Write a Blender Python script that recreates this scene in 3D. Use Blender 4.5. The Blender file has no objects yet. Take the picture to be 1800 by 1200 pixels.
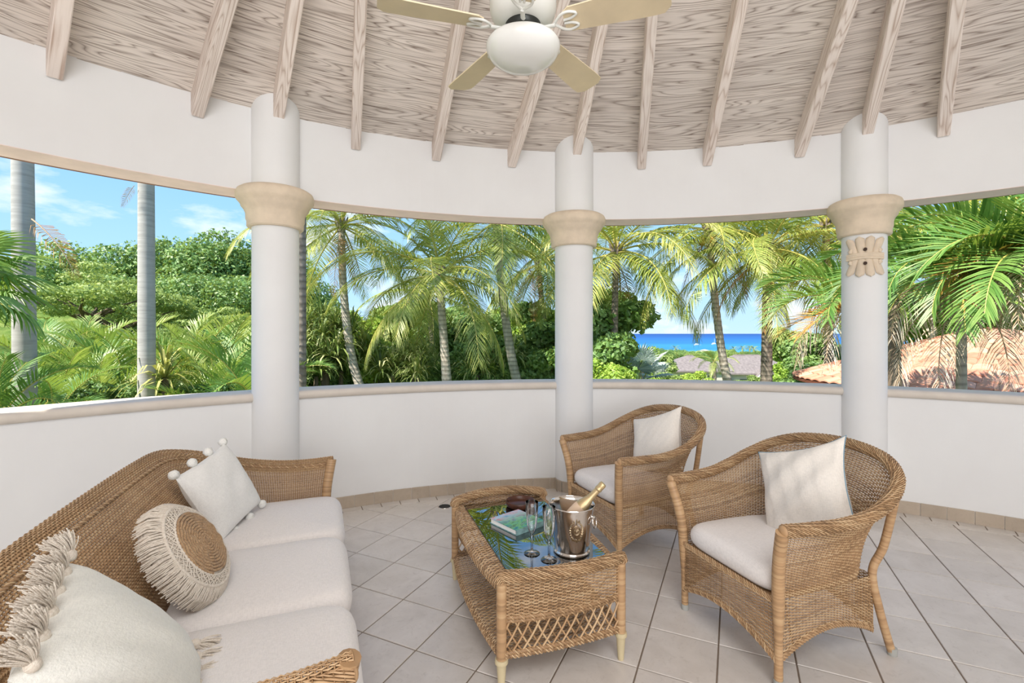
import bpy, math, random
import numpy as np
from mathutils import Matrix, Vector

PI = math.pi
rng = np.random.default_rng(7)
random.seed(7)
SC = bpy.context.scene
COL = SC.collection
F = 837.0            # focal length in pixels of the 1800 wide frame
EYE = 1.5
HOR = 586.0          # height of the horizon in the frame

def at(x, y, Y):
    """world point seen at pixel x, y of the photograph, Y metres ahead"""
    return np.array([(x - 900.0) / F * Y, Y, EYE + (HOR - y) / F * Y])

# ------------------------------------------------------------------ camera, sky, sun, added fill lights, exposure
cam_d = bpy.data.cameras.new('camera')
cam_d.sensor_width = 36.0
cam_d.lens = 36.0 * F / 1800.0
cam_d.shift_y = -14.0 / 1800.0
cam_d.clip_end = 90000
cam = bpy.data.objects.new('camera', cam_d)
cam.location = (0, 0, EYE)
cam.rotation_euler = (PI / 2, 0, 0)
COL.objects.link(cam)
SC.camera = cam

SC.view_settings.view_transform = 'Standard'
SC.view_settings.look = 'None'
SC.view_settings.gamma = 1.0
SC.view_settings.use_curve_mapping = False
SC.view_settings.exposure = 0.30
SC.cycles.transparent_max_bounces = 24

world = bpy.data.worlds.new('sky')
SC.world = world
world.use_nodes = True
nt = world.node_tree
nt.nodes.clear()
def wn(t, **k):
    n = nt.nodes.new(t)
    for a, b in k.items(): setattr(n, a, b)
    return n
tc = wn('ShaderNodeTexCoord'); sx = wn('ShaderNodeSeparateXYZ')
nt.links.new(tc.outputs['Generated'], sx.inputs[0])
rp = wn('ShaderNodeValToRGB')
cr = rp.color_ramp
cr.elements[0].position = 0.0; cr.elements[0].color = (0.52, 0.74, 0.92, 1)
cr.elements[1].position = 0.9; cr.elements[1].color = (0.10, 0.27, 0.66, 1)
e = cr.elements.new(0.10); e.color = (0.42, 0.70, 0.97, 1)
e = cr.elements.new(0.32); e.color = (0.25, 0.53, 0.94, 1)
nt.links.new(sx.outputs['Z'], rp.inputs[0])
mp = wn('ShaderNodeMapping'); mp.inputs['Scale'].default_value = (2.2, 2.2, 6.0)
mp.inputs['Location'].default_value = (0.4, 0.1, 0.25)
nt.links.new(tc.outputs['Generated'], mp.inputs[0])
nz = wn('ShaderNodeTexNoise'); nz.inputs['Scale'].default_value = 1.6; nz.inputs['Detail'].default_value = 7; nz.inputs['Roughness'].default_value = 0.58
nt.links.new(mp.outputs[0], nz.inputs['Vector'])
cl = wn('ShaderNodeValToRGB')
cl.color_ramp.elements[0].position = 0.53; cl.color_ramp.elements[0].color = (0, 0, 0, 1)
cl.color_ramp.elements[1].position = 0.70; cl.color_ramp.elements[1].color = (1, 1, 1, 1)
nt.links.new(nz.outputs['Fac'], cl.inputs[0])
mx = wn('ShaderNodeMix', data_type='RGBA')
nt.links.new(cl.outputs[0], mx.inputs[0]); nt.links.new(rp.outputs[0], mx.inputs[6])
mx.inputs[7].default_value = (1.0, 1.0, 1.0, 1)
bg = wn('ShaderNodeBackground'); bg.inputs['Strength'].default_value = 1.05
nt.links.new(mx.outputs[2], bg.inputs[0])
wo = wn('ShaderNodeOutputWorld'); nt.links.new(bg.outputs[0], wo.inputs[0])

sun_d = bpy.data.lights.new('sun', 'SUN')
sun_d.energy = 7.5
sun_d.color = (1.0, 0.94, 0.84)
sun_d.angle = math.radians(0.6)
sun = bpy.data.objects.new('sun', sun_d)
COL.objects.link(sun)
SUN_AZ, SUN_EL = math.radians(224), math.radians(48)
sdir = Vector((math.cos(SUN_AZ) * math.cos(SUN_EL), math.sin(SUN_AZ) * math.cos(SUN_EL), math.sin(SUN_EL)))
sun.rotation_euler = sdir.to_track_quat('Z', 'Y').to_euler()

def area(name, loc, target, w, h, energy, color):
    d = bpy.data.lights.new(name, 'AREA'); d.shape = 'RECTANGLE'; d.size = w; d.size_y = h
    d.energy = energy; d.color = color
    o = bpy.data.objects.new(name, d); o.location = loc
    o.rotation_euler = (Vector(loc) - Vector(target)).to_track_quat('Z', 'Y').to_euler()
    COL.objects.link(o); return o
area('rear_fill_light', (0.3, -4.2, 1.5), (0.6, 3.0, 1.75), 6.0, 2.7, 172, (0.975, 0.98, 1.0))  # added fill panel behind the camera, no real doors there
area('overhead_fill_light', (0.6, -1.2, 3.9), (0.7, 1.8, 0.0), 2.6, 1.6, 75, (0.96, 0.975, 1.0))  # second added fill, unseen overhead, brightens the interior

# ------------------------------------------------------------------ mesh collecting
class MB:
    def __init__(s):
        s.V = []; s.Q = []; s.T = []; s.qm = []; s.tm = []; s.n = 0; s.tone = []; s.uv = []
    def add(s, V, Q=None, T=None, mi=0, tone=0.5, uv=None):
        V = np.asarray(V, float).reshape(-1, 3)
        if Q is not None and len(Q):
            Q = np.asarray(Q, int).reshape(-1, 4); s.Q.append(Q + s.n); s.qm.append(np.full(len(Q), mi))
        if T is not None and len(T):
            T = np.asarray(T, int).reshape(-1, 3); s.T.append(T + s.n); s.tm.append(np.full(len(T), mi))
        s.V.append(V); s.n += len(V)
        s.tone.append(np.broadcast_to(np.asarray(tone, float).reshape(-1) if np.ndim(tone) else np.full(len(V), tone), (len(V),)))
        s.uv.append(np.zeros((len(V), 2)) if uv is None else np.asarray(uv, float).reshape(-1, 2))
        return s
    def box(s, c, size, R=None, mi=0, tone=0.5):
        h = np.array(size) / 2.0
        V = np.array([[x, y, z] for x in (-1, 1) for y in (-1, 1) for z in (-1, 1)]) * h
        if R is not None: V = V @ np.asarray(R).T
        V = V + np.array(c)
        Q = [[0, 1, 3, 2], [4, 6, 7, 5], [0, 4, 5, 1], [2, 3, 7, 6], [0, 2, 6, 4], [1, 5, 7, 3]]
        return s.add(V, Q, mi=mi, tone=tone)
    def grid(s, P, cu=False, cv=False, mi=0, tone=0.5, uv=None):
        P = np.asarray(P, float); a, b = P.shape[:2]
        i = np.arange(a if cu else a - 1); j = np.arange(b if cv else b - 1)
        I, J = np.meshgrid(i, j, indexing='ij'); I2 = (I + 1) % a; J2 = (J + 1) % b
        Q = np.stack([I * b + J, I2 * b + J, I2 * b + J2, I * b + J2], -1).reshape(-1, 4)
        return s.add(P.reshape(-1, 3), Q, mi=mi, tone=tone, uv=uv)
    def tube(s, path, r, ns=8, closed=False, caps=True, mi=0, tone=0.5, flat=1.0):
        p = np.asarray(path, float); n = len(p)
        r = np.broadcast_to(np.asarray(r, float), (n,))
        fr = frames(p, closed)
        a = np.arange(ns) * 2 * PI / ns
        off = np.cos(a)[None, :, None] * fr[0][:, None, :] + np.sin(a)[None, :, None] * fr[1][:, None, :] * flat
        P = p[:, None, :] + off * r[:, None, None]
        t = tone if np.ndim(tone) == 0 else np.repeat(np.asarray(tone), ns)
        s.grid(P, cu=closed, cv=True, mi=mi, tone=t)
        if caps and not closed:
            for k, idx in ((0, 0), (n - 1, 1)):
                ring = P[k]
                V = np.vstack([ring, p[k]])
                T = [[(j + 1) % ns, j, ns] if idx == 0 else [j, (j + 1) % ns, ns] for j in range(ns)]
                s.add(V, None, T, mi=mi, tone=tone if np.ndim(tone) == 0 else tone[k])
        return s
    def lathe(s, prof, n=32, o=(0, 0, 0), mi=0, tone=0.5, a0=0.0, a1=2 * PI):
        prof = np.asarray(prof, float); full = abs(a1 - a0 - 2 * PI) < 1e-6
        a = a0 + (a1 - a0) * np.arange(n if full else n + 1) / n
        P = np.stack([prof[None, :, 0] * np.cos(a)[:, None], prof[None, :, 0] * np.sin(a)[:, None],
                      np.broadcast_to(prof[None, :, 1], (len(a), len(prof)))], -1) + np.array(o)
        return s.grid(P, cu=full, mi=mi, tone=tone)
    def prism(s, poly, z0, z1, ch=0.0, mi=0, tone=0.5, bottom=False):
        """upright prism over a convex polygon (counter-clockwise), chamfered at the top"""
        p = np.asarray(poly, float); n = len(p); c = p.mean(0)
        rings = [np.c_[p, np.full(n, z0)]]
        if ch > 0:
            rings.append(np.c_[p, np.full(n, z1 - ch)])
            d = np.linalg.norm(p - c, axis=1, keepdims=True)
            q = c + (p - c) * (1 - ch * 1.3 / np.maximum(d, ch * 2))
            rings.append(np.c_[q, np.full(n, z1)])
        else:
            rings.append(np.c_[p, np.full(n, z1)])
        P = np.stack(rings)
        s.grid(P.transpose(1, 0, 2), cu=True, mi=mi, tone=tone)
        top = np.vstack([rings[-1], [c[0], c[1], z1]])
        s.add(top, None, [[j, (j + 1) % n, n] for j in range(n)], mi=mi, tone=tone)
        return s
    def mesh(s, name, mats, smooth=False):
        me = bpy.data.meshes.new(name)
        V = np.vstack(s.V)
        Q = np.vstack(s.Q) if s.Q else np.zeros((0, 4), int)
        T = np.vstack(s.T) if s.T else np.zeros((0, 3), int)
        me.vertices.add(len(V)); me.vertices.foreach_set('co', V.astype(np.float32).ravel())
        li = np.concatenate([Q.ravel(), T.ravel()]).astype(np.int32)
        me.loops.add(len(li)); me.loops.foreach_set('vertex_index', li)
        nf = len(Q) + len(T)
        me.polygons.add(nf)
        ls = np.concatenate([np.arange(len(Q)) * 4, len(Q) * 4 + np.arange(len(T)) * 3]).astype(np.int32)
        me.polygons.foreach_set('loop_start', ls)
        mi = np.concatenate((s.qm + s.tm) or [np.zeros(0)]).astype(np.int32)
        me.polygons.foreach_set('material_index', mi)
        me.polygons.foreach_set('use_smooth', np.full(nf, bool(smooth)))
        uv = np.vstack(s.uv)
        ul = me.uv_layers.new(name='UVMap')
        ul.data.foreach_set('uv', uv[li].astype(np.float32).ravel())
        at_ = me.attributes.new('tone', 'FLOAT', 'POINT')
        at_.data.foreach_set('value', np.concatenate(s.tone).astype(np.float32))
        for m in (mats if isinstance(mats, (list, tuple)) else [mats]): me.materials.append(m)
        me.update(calc_edges=True); me.validate()
        return me
    def build(s, name, mats, parent=None, smooth=False, auto=None):
        me = s.mesh(name, mats, smooth)
        o = bpy.data.objects.new(name, me); COL.objects.link(o)
        if parent is not None: o.parent = parent
        if auto is not None and smooth:
            sharp_edges(me, auto)
        return o

def sharp_edges(me, deg):
    try: me.set_sharp_from_angle(angle=math.radians(deg))
    except Exception: pass

def frames(p, closed=False):
    n = len(p)
    if closed: t = np.roll(p, -1, 0) - np.roll(p, 1, 0)
    else: t = np.gradient(p, axis=0)
    t = t / np.maximum(np.linalg.norm(t, axis=1, keepdims=True), 1e-9)
    ref = np.array([0, 0, 1.0]) if abs(t[0, 2]) < 0.9 else np.array([1.0, 0, 0])
    A = np.zeros((n, 3)); B = np.zeros((n, 3))
    a = np.cross(t[0], ref); a /= np.linalg.norm(a)
    for i in range(n):
        a = a - t[i] * np.dot(a, t[i]); a /= max(np.linalg.norm(a), 1e-9)
        A[i] = a; B[i] = np.cross(t[i], a)
    return A, B

class Curve:
    """smooth curve through points, evaluated by share of its length"""
    def __init__(s, pts, n=24, closed=False):
        p = np.asarray(pts, float); out = []
        m = len(p)
        for i in range(m if closed else m - 1):
            if closed: p0, p1, p2, p3 = p[(i - 1) % m], p[i], p[(i + 1) % m], p[(i + 2) % m]
            else: p0, p1, p2, p3 = p[max(i - 1, 0)], p[i], p[i + 1], p[min(i + 2, m - 1)]
            t = (np.arange(n) / n)[:, None]
            out.append(0.5 * (2 * p1 + (p2 - p0) * t + (2 * p0 - 5 * p1 + 4 * p2 - p3) * t ** 2 + (3 * p1 - p0 - 3 * p2 + p3) * t ** 3))
        out.append(p[:1] if closed else p[-1:])
        s.p = np.vstack(out)
        d = np.r_[0, np.cumsum(np.linalg.norm(np.diff(s.p, axis=0), axis=1))]
        s.L = d[-1]; s.s = d / d[-1]
    def __call__(s, u):
        u = np.clip(np.asarray(u, float), 0, 1)
        return np.stack([np.interp(u, s.s, s.p[:, k]) for k in range(s.p.shape[1])], -1)
    def pts(s, step): return s(np.linspace(0, 1, max(3, int(s.L / step) + 1)))

def weave(mb, S, nu, nv, amp=0.003, fill=0.92, th=0.0016, sr=0.0022, mi=0, vs=16, ext=True):
    """basket weave over surface S(u, v): nv strands along u over and under nu stakes along v, all real geometry"""
    J = 2 * nu + 1
    u = np.linspace(0, 1, J); v = (np.arange(nv) + 0.5) / nv
    UU, VV = np.meshgrid(u, v)
    e = 1e-3
    def nrm(U, V):
        a = S(np.clip(U + e, 0, 1), V) - S(np.clip(U - e, 0, 1), V)
        b = S(U, np.clip(V + e, 0, 1)) - S(U, np.clip(V - e, 0, 1))
        n = np.cross(a, b); return n / np.maximum(np.linalg.norm(n, axis=-1, keepdims=True), 1e-12)
    N = nrm(UU, VV)
    k = np.arange(nv)[:, None]; j = np.arange(J)[None, :]
    off = amp * np.cos(PI * j / 2 + PI * k)
    hw = 0.5 * fill / nv
    lo = S(UU, VV - hw) + N * off[..., None]; hi = S(UU, VV + hw) + N * off[..., None]
    mid = S(UU, VV)
    m1 = mid + N * (off + th)[..., None]; m2 = mid + N * (off - th)[..., None]
    P = np.stack([lo, m1, hi, m2], 2)           # nv, J, 4, 3
    base = np.arange(nv * J * 4).reshape(nv, J, 4)
    Q = []
    for c in range(4):
        d = (c + 1) % 4
        Q.append(np.stack([base[:, :-1, c], base[:, 1:, c], base[:, 1:, d], base[:, :-1, d]], -1).reshape(-1, 4))
    tn = rng.random((nv, 1)) * 0.65 + 0.35 * rng.random((nv, J))
    mb.add(P.reshape(-1, 3), np.vstack(Q), mi=mi, tone=np.repeat(tn.reshape(-1), 4))
    us = np.linspace(0, 1, nu + 1); vv = np.linspace(0, 1, vs)
    U2, V2 = np.meshgrid(us, vv, indexing='ij')
    C = S(U2, V2); N2 = nrm(U2, V2)
    T = np.gradient(C, axis=1); T /= np.maximum(np.linalg.norm(T, axis=-1, keepdims=True), 1e-12)
    X = np.cross(N2, T)
    ring = np.stack([C + X * sr, C + N2 * sr, C - X * sr, C - N2 * sr], 2)
    b2 = np.arange((nu + 1) * vs * 4).reshape(nu + 1, vs, 4); Q = []
    for c in range(4):
        d = (c + 1) % 4
        Q.append(np.stack([b2[:, :-1, c], b2[:, 1:, c], b2[:, 1:, d], b2[:, :-1, d]], -1).reshape(-1, 4))
    mb.add(ring.reshape(-1, 3), np.vstack(Q), mi=mi, tone=0.25)

def braid(mb, path, R, n=6, pitch=0.10, sr=None, mi=0, both=True, step=0.006, core=0.86):
    """a rim of strands wound both ways round a core"""
    c = Curve(path) if not isinstance(path, Curve) else path
    p = c.pts(step); A, B = frames(p)
    L = np.linspace(0, c.L, len(p)); sr = sr or R * 0.30
    mb.tube(p[::2], R * core, 10, mi=mi, tone=0.15)
    for dirn in ((1, -1) if both else (1,)):
        for k in range(n):
            ph = dirn * (L / pitch * 2 * PI) + 2 * PI * k / n + (0.3 if dirn < 0 else 0)
            rr = R + sr * 0.25 * np.cos(n * (L / pitch * 2 * PI) + (0 if dirn > 0 else PI))
            q = p + A * (np.cos(ph) * rr)[:, None] + B * (np.sin(ph) * rr)[:, None]
            mb.tube(q, sr, 4, caps=False, mi=mi, tone=float(rng.random()))

def roll(mb, path, R, nv=20, step=0.021, twist=3.0):
    """a fat rolled rim: the same basket weave wrapped round a core"""
    c = Curve(path) if not isinstance(path, Curve) else path
    n = max(16, int(c.L / 0.012)); u0 = np.linspace(0, 1, n); p = c(u0); A, B = frames(p)
    def S(u, v):
        u = np.asarray(u); v = np.asarray(v); q = c(u); a = np.zeros(q.shape); b = np.zeros(q.shape)
        for k in range(3):
            a[..., k] = np.interp(u, u0, A[:, k]); b[..., k] = np.interp(u, u0, B[:, k])
        th = 2 * PI * v + twist * c.L * 2 * PI * u
        return q + R * (a * np.cos(th)[..., None] + b * np.sin(th)[..., None])
    mb.tube(p[::2], R * 0.9, 10, tone=0.2)
    for k in (0, -1):
        th = np.linspace(0, PI / 2, 5)
        t = (p[k] - p[1 if k == 0 else -2]); t /= np.linalg.norm(t)
        P = np.stack([p[k] + t * R * 0.5 * math.sin(x) + (A[k] * np.cos(np.arange(12) * PI / 6)[:, None] + B[k] * np.sin(np.arange(12) * PI / 6)[:, None]) * R * math.cos(x) for x in th], 1)
        mb.grid(P, cu=True, tone=0.45)
    weave(mb, S, int(c.L / step), nv, amp=0.0026, fill=0.9, th=0.0012, sr=0.0015, vs=nv)

def wrapped(mb, path, r, pitch=0.007, ns=10, mi=0, flat=1.0):
    """a pole wound with flat cane"""
    c = Curve(path) if not isinstance(path, Curve) else path
    n = max(4, int(c.L / pitch * 2)); u = np.linspace(0, 1, n + 1)
    p = c(u); rr = np.broadcast_to(np.asarray(r(u) if callable(r) else r, float), (n + 1,)).copy()
    rr[1::2] *= 0.94
    t = np.repeat(rng.random(n // 2 + 2) * 0.4 + 0.22, 2)[:n + 1]
    mb.tube(p, rr, ns, mi=mi, tone=t, flat=flat)

# ------------------------------------------------------------------ scene bookkeeping
def tag(o, label=None, cat=None, group=None, kind=None):
    if label: o['label'] = label
    if cat: o['category'] = cat
    if group: o['group'] = group
    if kind: o['kind'] = kind
    return o
def thing(name, label, cat, loc=(0, 0, 0), rz=0.0, group=None, M=None, kind=None):
    o = bpy.data.objects.new(name, None); COL.objects.link(o)
    o.empty_display_size = 0.1
    if M is not None: o.matrix_world = M
    else:
        o.location = loc; o.rotation_euler = (0, 0, rz)
    return tag(o, label, cat, group, kind)
def kids(o): return [c for c in o.children]
def dup(root, label=None, group=None):
    r = root.copy(); COL.objects.link(r)
    if label: r['label'] = label
    if group: r['group'] = group
    for ch in list(root.children):
        c = ch.copy(); COL.objects.link(c); c.parent = r
        for g in list(ch.children):
            d = g.copy(); COL.objects.link(d); d.parent = c
    return r

def basis(z, up, roll=0.0):
    """3x3 with columns x, y, z: z the facing normal, y as near up as it can be, turned by roll"""
    z = np.asarray(z, float); z /= np.linalg.norm(z)
    y = np.asarray(up, float); y = y - z * np.dot(y, z); y /= np.linalg.norm(y)
    x = np.cross(y, z)
    c, s_ = math.cos(roll), math.sin(roll)
    return np.stack([x * c + y * s_, -x * s_ + y * c, z], 1)
def mat4(R, loc):
    m = Matrix.Identity(4)
    for i in range(3):
        for j in range(3): m[i][j] = float(R[i][j])
        m[i][3] = float(loc[i])
    return m

# ------------------------------------------------------------------ materials
def hexc(r, g, b):
    f = lambda c: (c / 255 / 12.92) if c / 255 <= 0.04045 else ((c / 255 + 0.055) / 1.055) ** 2.4
    return (f(r), f(g), f(b), 1)
class Mat:
    def __init__(s, name):
        s.m = bpy.data.materials.new(name); s.m.use_nodes = True
        s.t = s.m.node_tree; s.b = s.t.nodes['Principled BSDF']; s.out = s.t.nodes['Material Output']
    def n(s, ty, **k):
        o = s.t.nodes.new('ShaderNode' + ty)
        for a, b in k.items(): setattr(o, a, b)
        return o
    def l(s, a, b): s.t.links.new(a, b)
    def coord(s, kind='Object', scale=(1, 1, 1), loc=(0, 0, 0)):
        c = s.n('TexCoord'); mp = s.n('Mapping')
        mp.inputs['Scale'].default_value = scale; mp.inputs['Location'].default_value = loc
        s.l(c.outputs[kind], mp.inputs[0]); return mp.outputs[0]
    def noise(s, vec, scale, detail=4, rough=0.55, dist=0.0):
        x = s.n('TexNoise'); x.inputs['Scale'].default_value = scale; x.inputs['Detail'].default_value = detail
        x.inputs['Roughness'].default_value = rough; x.inputs['Distortion'].default_value = dist
        if vec is not None: s.l(vec, x.inputs['Vector'])
        return x.outputs['Fac']
    def ramp(s, fac, stops):
        r = s.n('ValToRGB'); el = r.color_ramp.elements
        el[0].position, el[0].color = stops[0]; el[1].position, el[1].color = stops[-1]
        for p, c in stops[1:-1]:
            e_ = el.new(p); e_.color = c
        s.l(fac, r.inputs[0]); return r.outputs[0]
    def mix(s, fac, a, b, mode='MIX'):
        x = s.n('Mix', data_type='RGBA', blend_type=mode)
        for sock, v in ((x.inputs[0], fac), (x.inputs[6], a), (x.inputs[7], b)):
            if hasattr(v, 'is_linked') or hasattr(v, 'links'): s.l(v, sock)
            else: sock.default_value = v
        return x.outputs[2]
    def math(s, op, a, b=0.0):
        x = s.n('Math', operation=op)
        for sock, v in ((x.inputs[0], a), (x.inputs[1], b)):
            if hasattr(v, 'links'): s.l(v, sock)
            else: sock.default_value = v
        return x.outputs[0]
    def attr(s, name): x = s.n('Attribute'); x.attribute_name = name; return x.outputs['Fac']
    def rand(s): return s.n('ObjectInfo').outputs['Random']
    def bump(s, h, strength=0.2, dist=0.01):
        x = s.n('Bump'); x.inputs['Strength'].default_value = strength; x.inputs['Distance'].default_value = dist
        s.l(h, x.inputs['Height']); s.l(x.outputs[0], s.b.inputs['Normal']); return s
    def col(s, v):
        if hasattr(v, 'links'): s.l(v, s.b.inputs['Base Color'])
        else: s.b.inputs['Base Color'].default_value = v
        return s
    def set(s, rough=None, metal=None, spec=None, **k):
        if rough is not None: s.b.inputs['Roughness'].default_value = rough
        if metal is not None: s.b.inputs['Metallic'].default_value = metal
        if spec is not None: s.b.inputs['Specular IOR Level'].default_value = spec
        for a, v in k.items(): s.b.inputs[a].default_value = v
        return s

def plaster():
    m = Mat('white_plaster'); v = m.coord('Object')
    a = m.noise(v, 1.3, 5); c = m.ramp(a, [(0.3, hexc(232, 231, 230)), (0.7, hexc(238, 238, 237))])
    m.col(c).set(rough=0.75, spec=0.25)
    m.bump(m.noise(v, 60, 4), 0.06, 0.004); return m.m
def simple(name, c, rough=0.6, spec=0.4, metal=0.0, bump=None, var=0.06, scale=6):
    m = Mat(name); v = m.coord('Object'); a = m.noise(v, scale, 4)
    d = tuple(x * (1 - var * 2) for x in c[:3]) + (1,)
    m.col(m.ramp(a, [(0.3, d), (0.7, c)])).set(rough=rough, spec=spec, metal=metal)
    if bump: m.bump(m.noise(v, bump[0], 4), bump[1], bump[2])
    return m.m
def tilemat(name, c1, c2, c3):
    m = Mat(name); r = m.rand()
    v = m.coord('Object'); vv = m.n('VectorMath', operation='ADD'); sc = m.math('MULTIPLY', r, 37.0)
    m.l(v, vv.inputs[0]); m.l(sc, vv.inputs[1])
    a = m.noise(vv.outputs[0], 5, 8, 0.65, 0.6); b = m.noise(vv.outputs[0], 30, 6, 0.7, 1.0)
    c = m.ramp(a, [(0.3, c1), (0.7, c2)])
    vein = m.ramp(b, [(0.56, (0, 0, 0, 1)), (0.66, (1, 1, 1, 1))])
    c = m.mix(m.math('MULTIPLY', vein, 0.35), c, c3)
    bright = m.math('ADD', m.math('MULTIPLY', r, 0.12), 0.92)
    hs = m.n('HueSaturation'); m.l(bright, hs.inputs['Value']); m.l(c, hs.inputs['Color'])
    m.col(hs.outputs[0]).set(rough=0.34, spec=0.45)
    m.bump(a, 0.05, 0.004); return m.m
def wood(name, light, dark, rough=0.7, wash=0.0):
    """limed softwood: grain runs along u of the UV map (metres)"""
    m = Mat(name); r = m.rand()
    uv = m.coord('UV', (1, 1, 1)); vv = m.n('VectorMath', operation='ADD')
    comb = m.n('CombineXYZ'); m.l(m.math('MULTIPLY', r, 61.0), comb.inputs[0]); m.l(m.math('MULTIPLY', r, 23.0), comb.inputs[1])
    m.l(m.math('MULTIPLY', r, 9.0), comb.inputs[2])
    m.l(uv, vv.inputs[0]); m.l(comb.outputs[0], vv.inputs[1])
    st = m.n('Mapping'); st.inputs['Scale'].default_value = (0.55, 6.5, 1); m.l(vv.outputs[0], st.inputs[0])
    n1 = m.noise(st.outputs[0], 1.0, 2.0, 0.45, 0.3)
    fr_ = m.math('FRACT', m.math('MULTIPLY', n1, 22.0))
    line = m.math('POWER', m.math('ABSOLUTE', m.math('SUBTRACT', m.math('MULTIPLY', fr_, 2.0), 1.0)), 2.2)
    st2 = m.n('Mapping'); st2.inputs['Scale'].default_value = (1.6, 75, 1); m.l(vv.outputs[0], st2.inputs[0])
    fine = m.noise(st2.outputs[0], 1.0, 4, 0.7)
    g = m.math('SUBTRACT', m.math('ADD', m.math('MULTIPLY', fine, 0.75), 0.24), m.math('MULTIPLY', line, 0.30))
    mid = tuple(l * 0.55 + d * 0.45 for l, d in zip(light, dark))
    c = m.ramp(g, [(0.22, dark), (0.40, mid), (0.60, light)])
    st3 = m.n('Mapping'); st3.inputs['Scale'].default_value = (0.7, 1.6, 1); m.l(vv.outputs[0], st3.inputs[0])
    patch = m.ramp(m.noise(st3.outputs[0], 1.6, 4), [(0.45, (0, 0, 0, 1)), (0.75, (1, 1, 1, 1))])
    c = m.mix(m.math('MULTIPLY', patch, 0.16), c, dark)
    hs = m.n('HueSaturation'); m.l(m.math('ADD', m.math('MULTIPLY', r, 0.14), 0.94), hs.inputs['Value']); m.l(c, hs.inputs['Color'])
    m.col(hs.outputs[0]).set(rough=rough, spec=0.2)
    m.bump(g, 0.35, 0.004); return m.m
def wicker(name, c1, c2, c3):
    m = Mat(name); t = m.attr('tone'); v = m.coord('Object')
    a = m.math('ADD', m.math('MULTIPLY', t, 0.75), m.math('MULTIPLY', m.noise(v, 9, 3), 0.4))
    m.col(m.ramp(a, [(0.12, c1), (0.5, c2), (0.95, c3)])).set(rough=0.42, spec=0.4); return m.m
def fabric(name, c, weave_scale=420, bump=0.25, c2=None, rough=0.9):
    m = Mat(name); v = m.coord('Object')
    n1 = m.noise(m.coord('Object', (1, 8, 1)), 60, 3); n2 = m.noise(m.coord('Object', (8, 1, 1)), 60, 3)
    a = m.math('ADD', m.math('MULTIPLY', n1, 0.5), m.math('MULTIPLY', n2, 0.5))
    c2 = c2 or tuple(x * 0.88 for x in c[:3]) + (1,)
    m.col(m.ramp(a, [(0.38, c2), (0.58, c)])).set(rough=rough, spec=0.15)
    m.b.inputs['Sheen Weight'].default_value = 0.15
    m.bump(m.math('ADD', m.noise(v, weave_scale, 2), m.math('MULTIPLY', m.noise(v, 14, 3), 1.2)), bump, 0.004); return m.m
def leaf(name, c1, c2, c3, trans=0.35, gloss=0.08, scale=0.9, rough=0.5):
    m = Mat(name); t = m.t
    a = m.math('ADD', m.math('MULTIPLY', m.attr('tone'), 0.55), m.math('ADD', m.math('MULTIPLY', m.noise(m.coord('Object'), scale, 3), 0.35), m.math('MULTIPLY', m.rand(), 0.2)))
    c = m.ramp(a, [(0.2, c1), (0.5, c2), (0.85, c3)])
    t.nodes.remove(m.b)
    d = m.n('BsdfDiffuse'); tr = m.n('BsdfTranslucent'); g = m.n('BsdfGlossy'); g.inputs['Roughness'].default_value = rough
    m.l(c, d.inputs[0]); m.l(m.mix(0.5, c, (0.55, 0.6, 0.08, 1)), tr.inputs[0])
    g.inputs[0].default_value = (1, 1, 1, 1)
    x = m.n('MixShader'); x.inputs[0].default_value = trans; m.l(d.outputs[0], x.inputs[1]); m.l(tr.outputs[0], x.inputs[2])
    y = m.n('MixShader'); y.inputs[0].default_value = gloss * 0.45; m.l(x.outputs[0], y.inputs[1]); m.l(g.outputs[0], y.inputs[2])
    m.l(y.outputs[0], m.out.inputs[0]); return m.m
def bark(name, c1, c2, ring=0.0, scale=3.0):
    m = Mat(name); v = m.coord('Object')
    a = m.noise(m.coord('Object', (1, 1, 0.3)), scale * 3, 5)
    c = m.ramp(a, [(0.3, c1), (0.7, c2)])
    if ring:
        w = m.n('TexWave', wave_type='BANDS', bands_direction='Z'); w.inputs['Scale'].default_value = ring
        w.inputs['Distortion'].default_value = 1.5; m.l(v, w.inputs['Vector'])
        c = m.mix(m.math('MULTIPLY', m.math('POWER', w.outputs['Fac'], 3.0), 0.55), c, tuple(x * 0.45 for x in c1[:3]) + (1,))
        m.bump(w.outputs['Fac'], 0.4, 0.02)
    m.col(c).set(rough=0.85, spec=0.2); return m.m
def sheetglass(name, tint=(0.93, 0.97, 0.96, 1), boost=3.0):
    m = Mat(name); m.t.nodes.remove(m.b)
    fr = m.n('Fresnel'); fr.inputs[0].default_value = 1.55
    tr = m.n('BsdfTransparent'); tr.inputs[0].default_value = tint
    g = m.n('BsdfGlossy'); g.inputs['Roughness'].default_value = 0.0
    x = m.n('MixShader'); f = m.math('MINIMUM', m.math('MULTIPLY', fr.outputs[0], boost), 1.0)
    m.l(f, x.inputs[0]); m.l(tr.outputs[0], x.inputs[1]); m.l(g.outputs[0], x.inputs[2]); m.l(x.outputs[0], m.out.inputs[0]); return m.m

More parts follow.
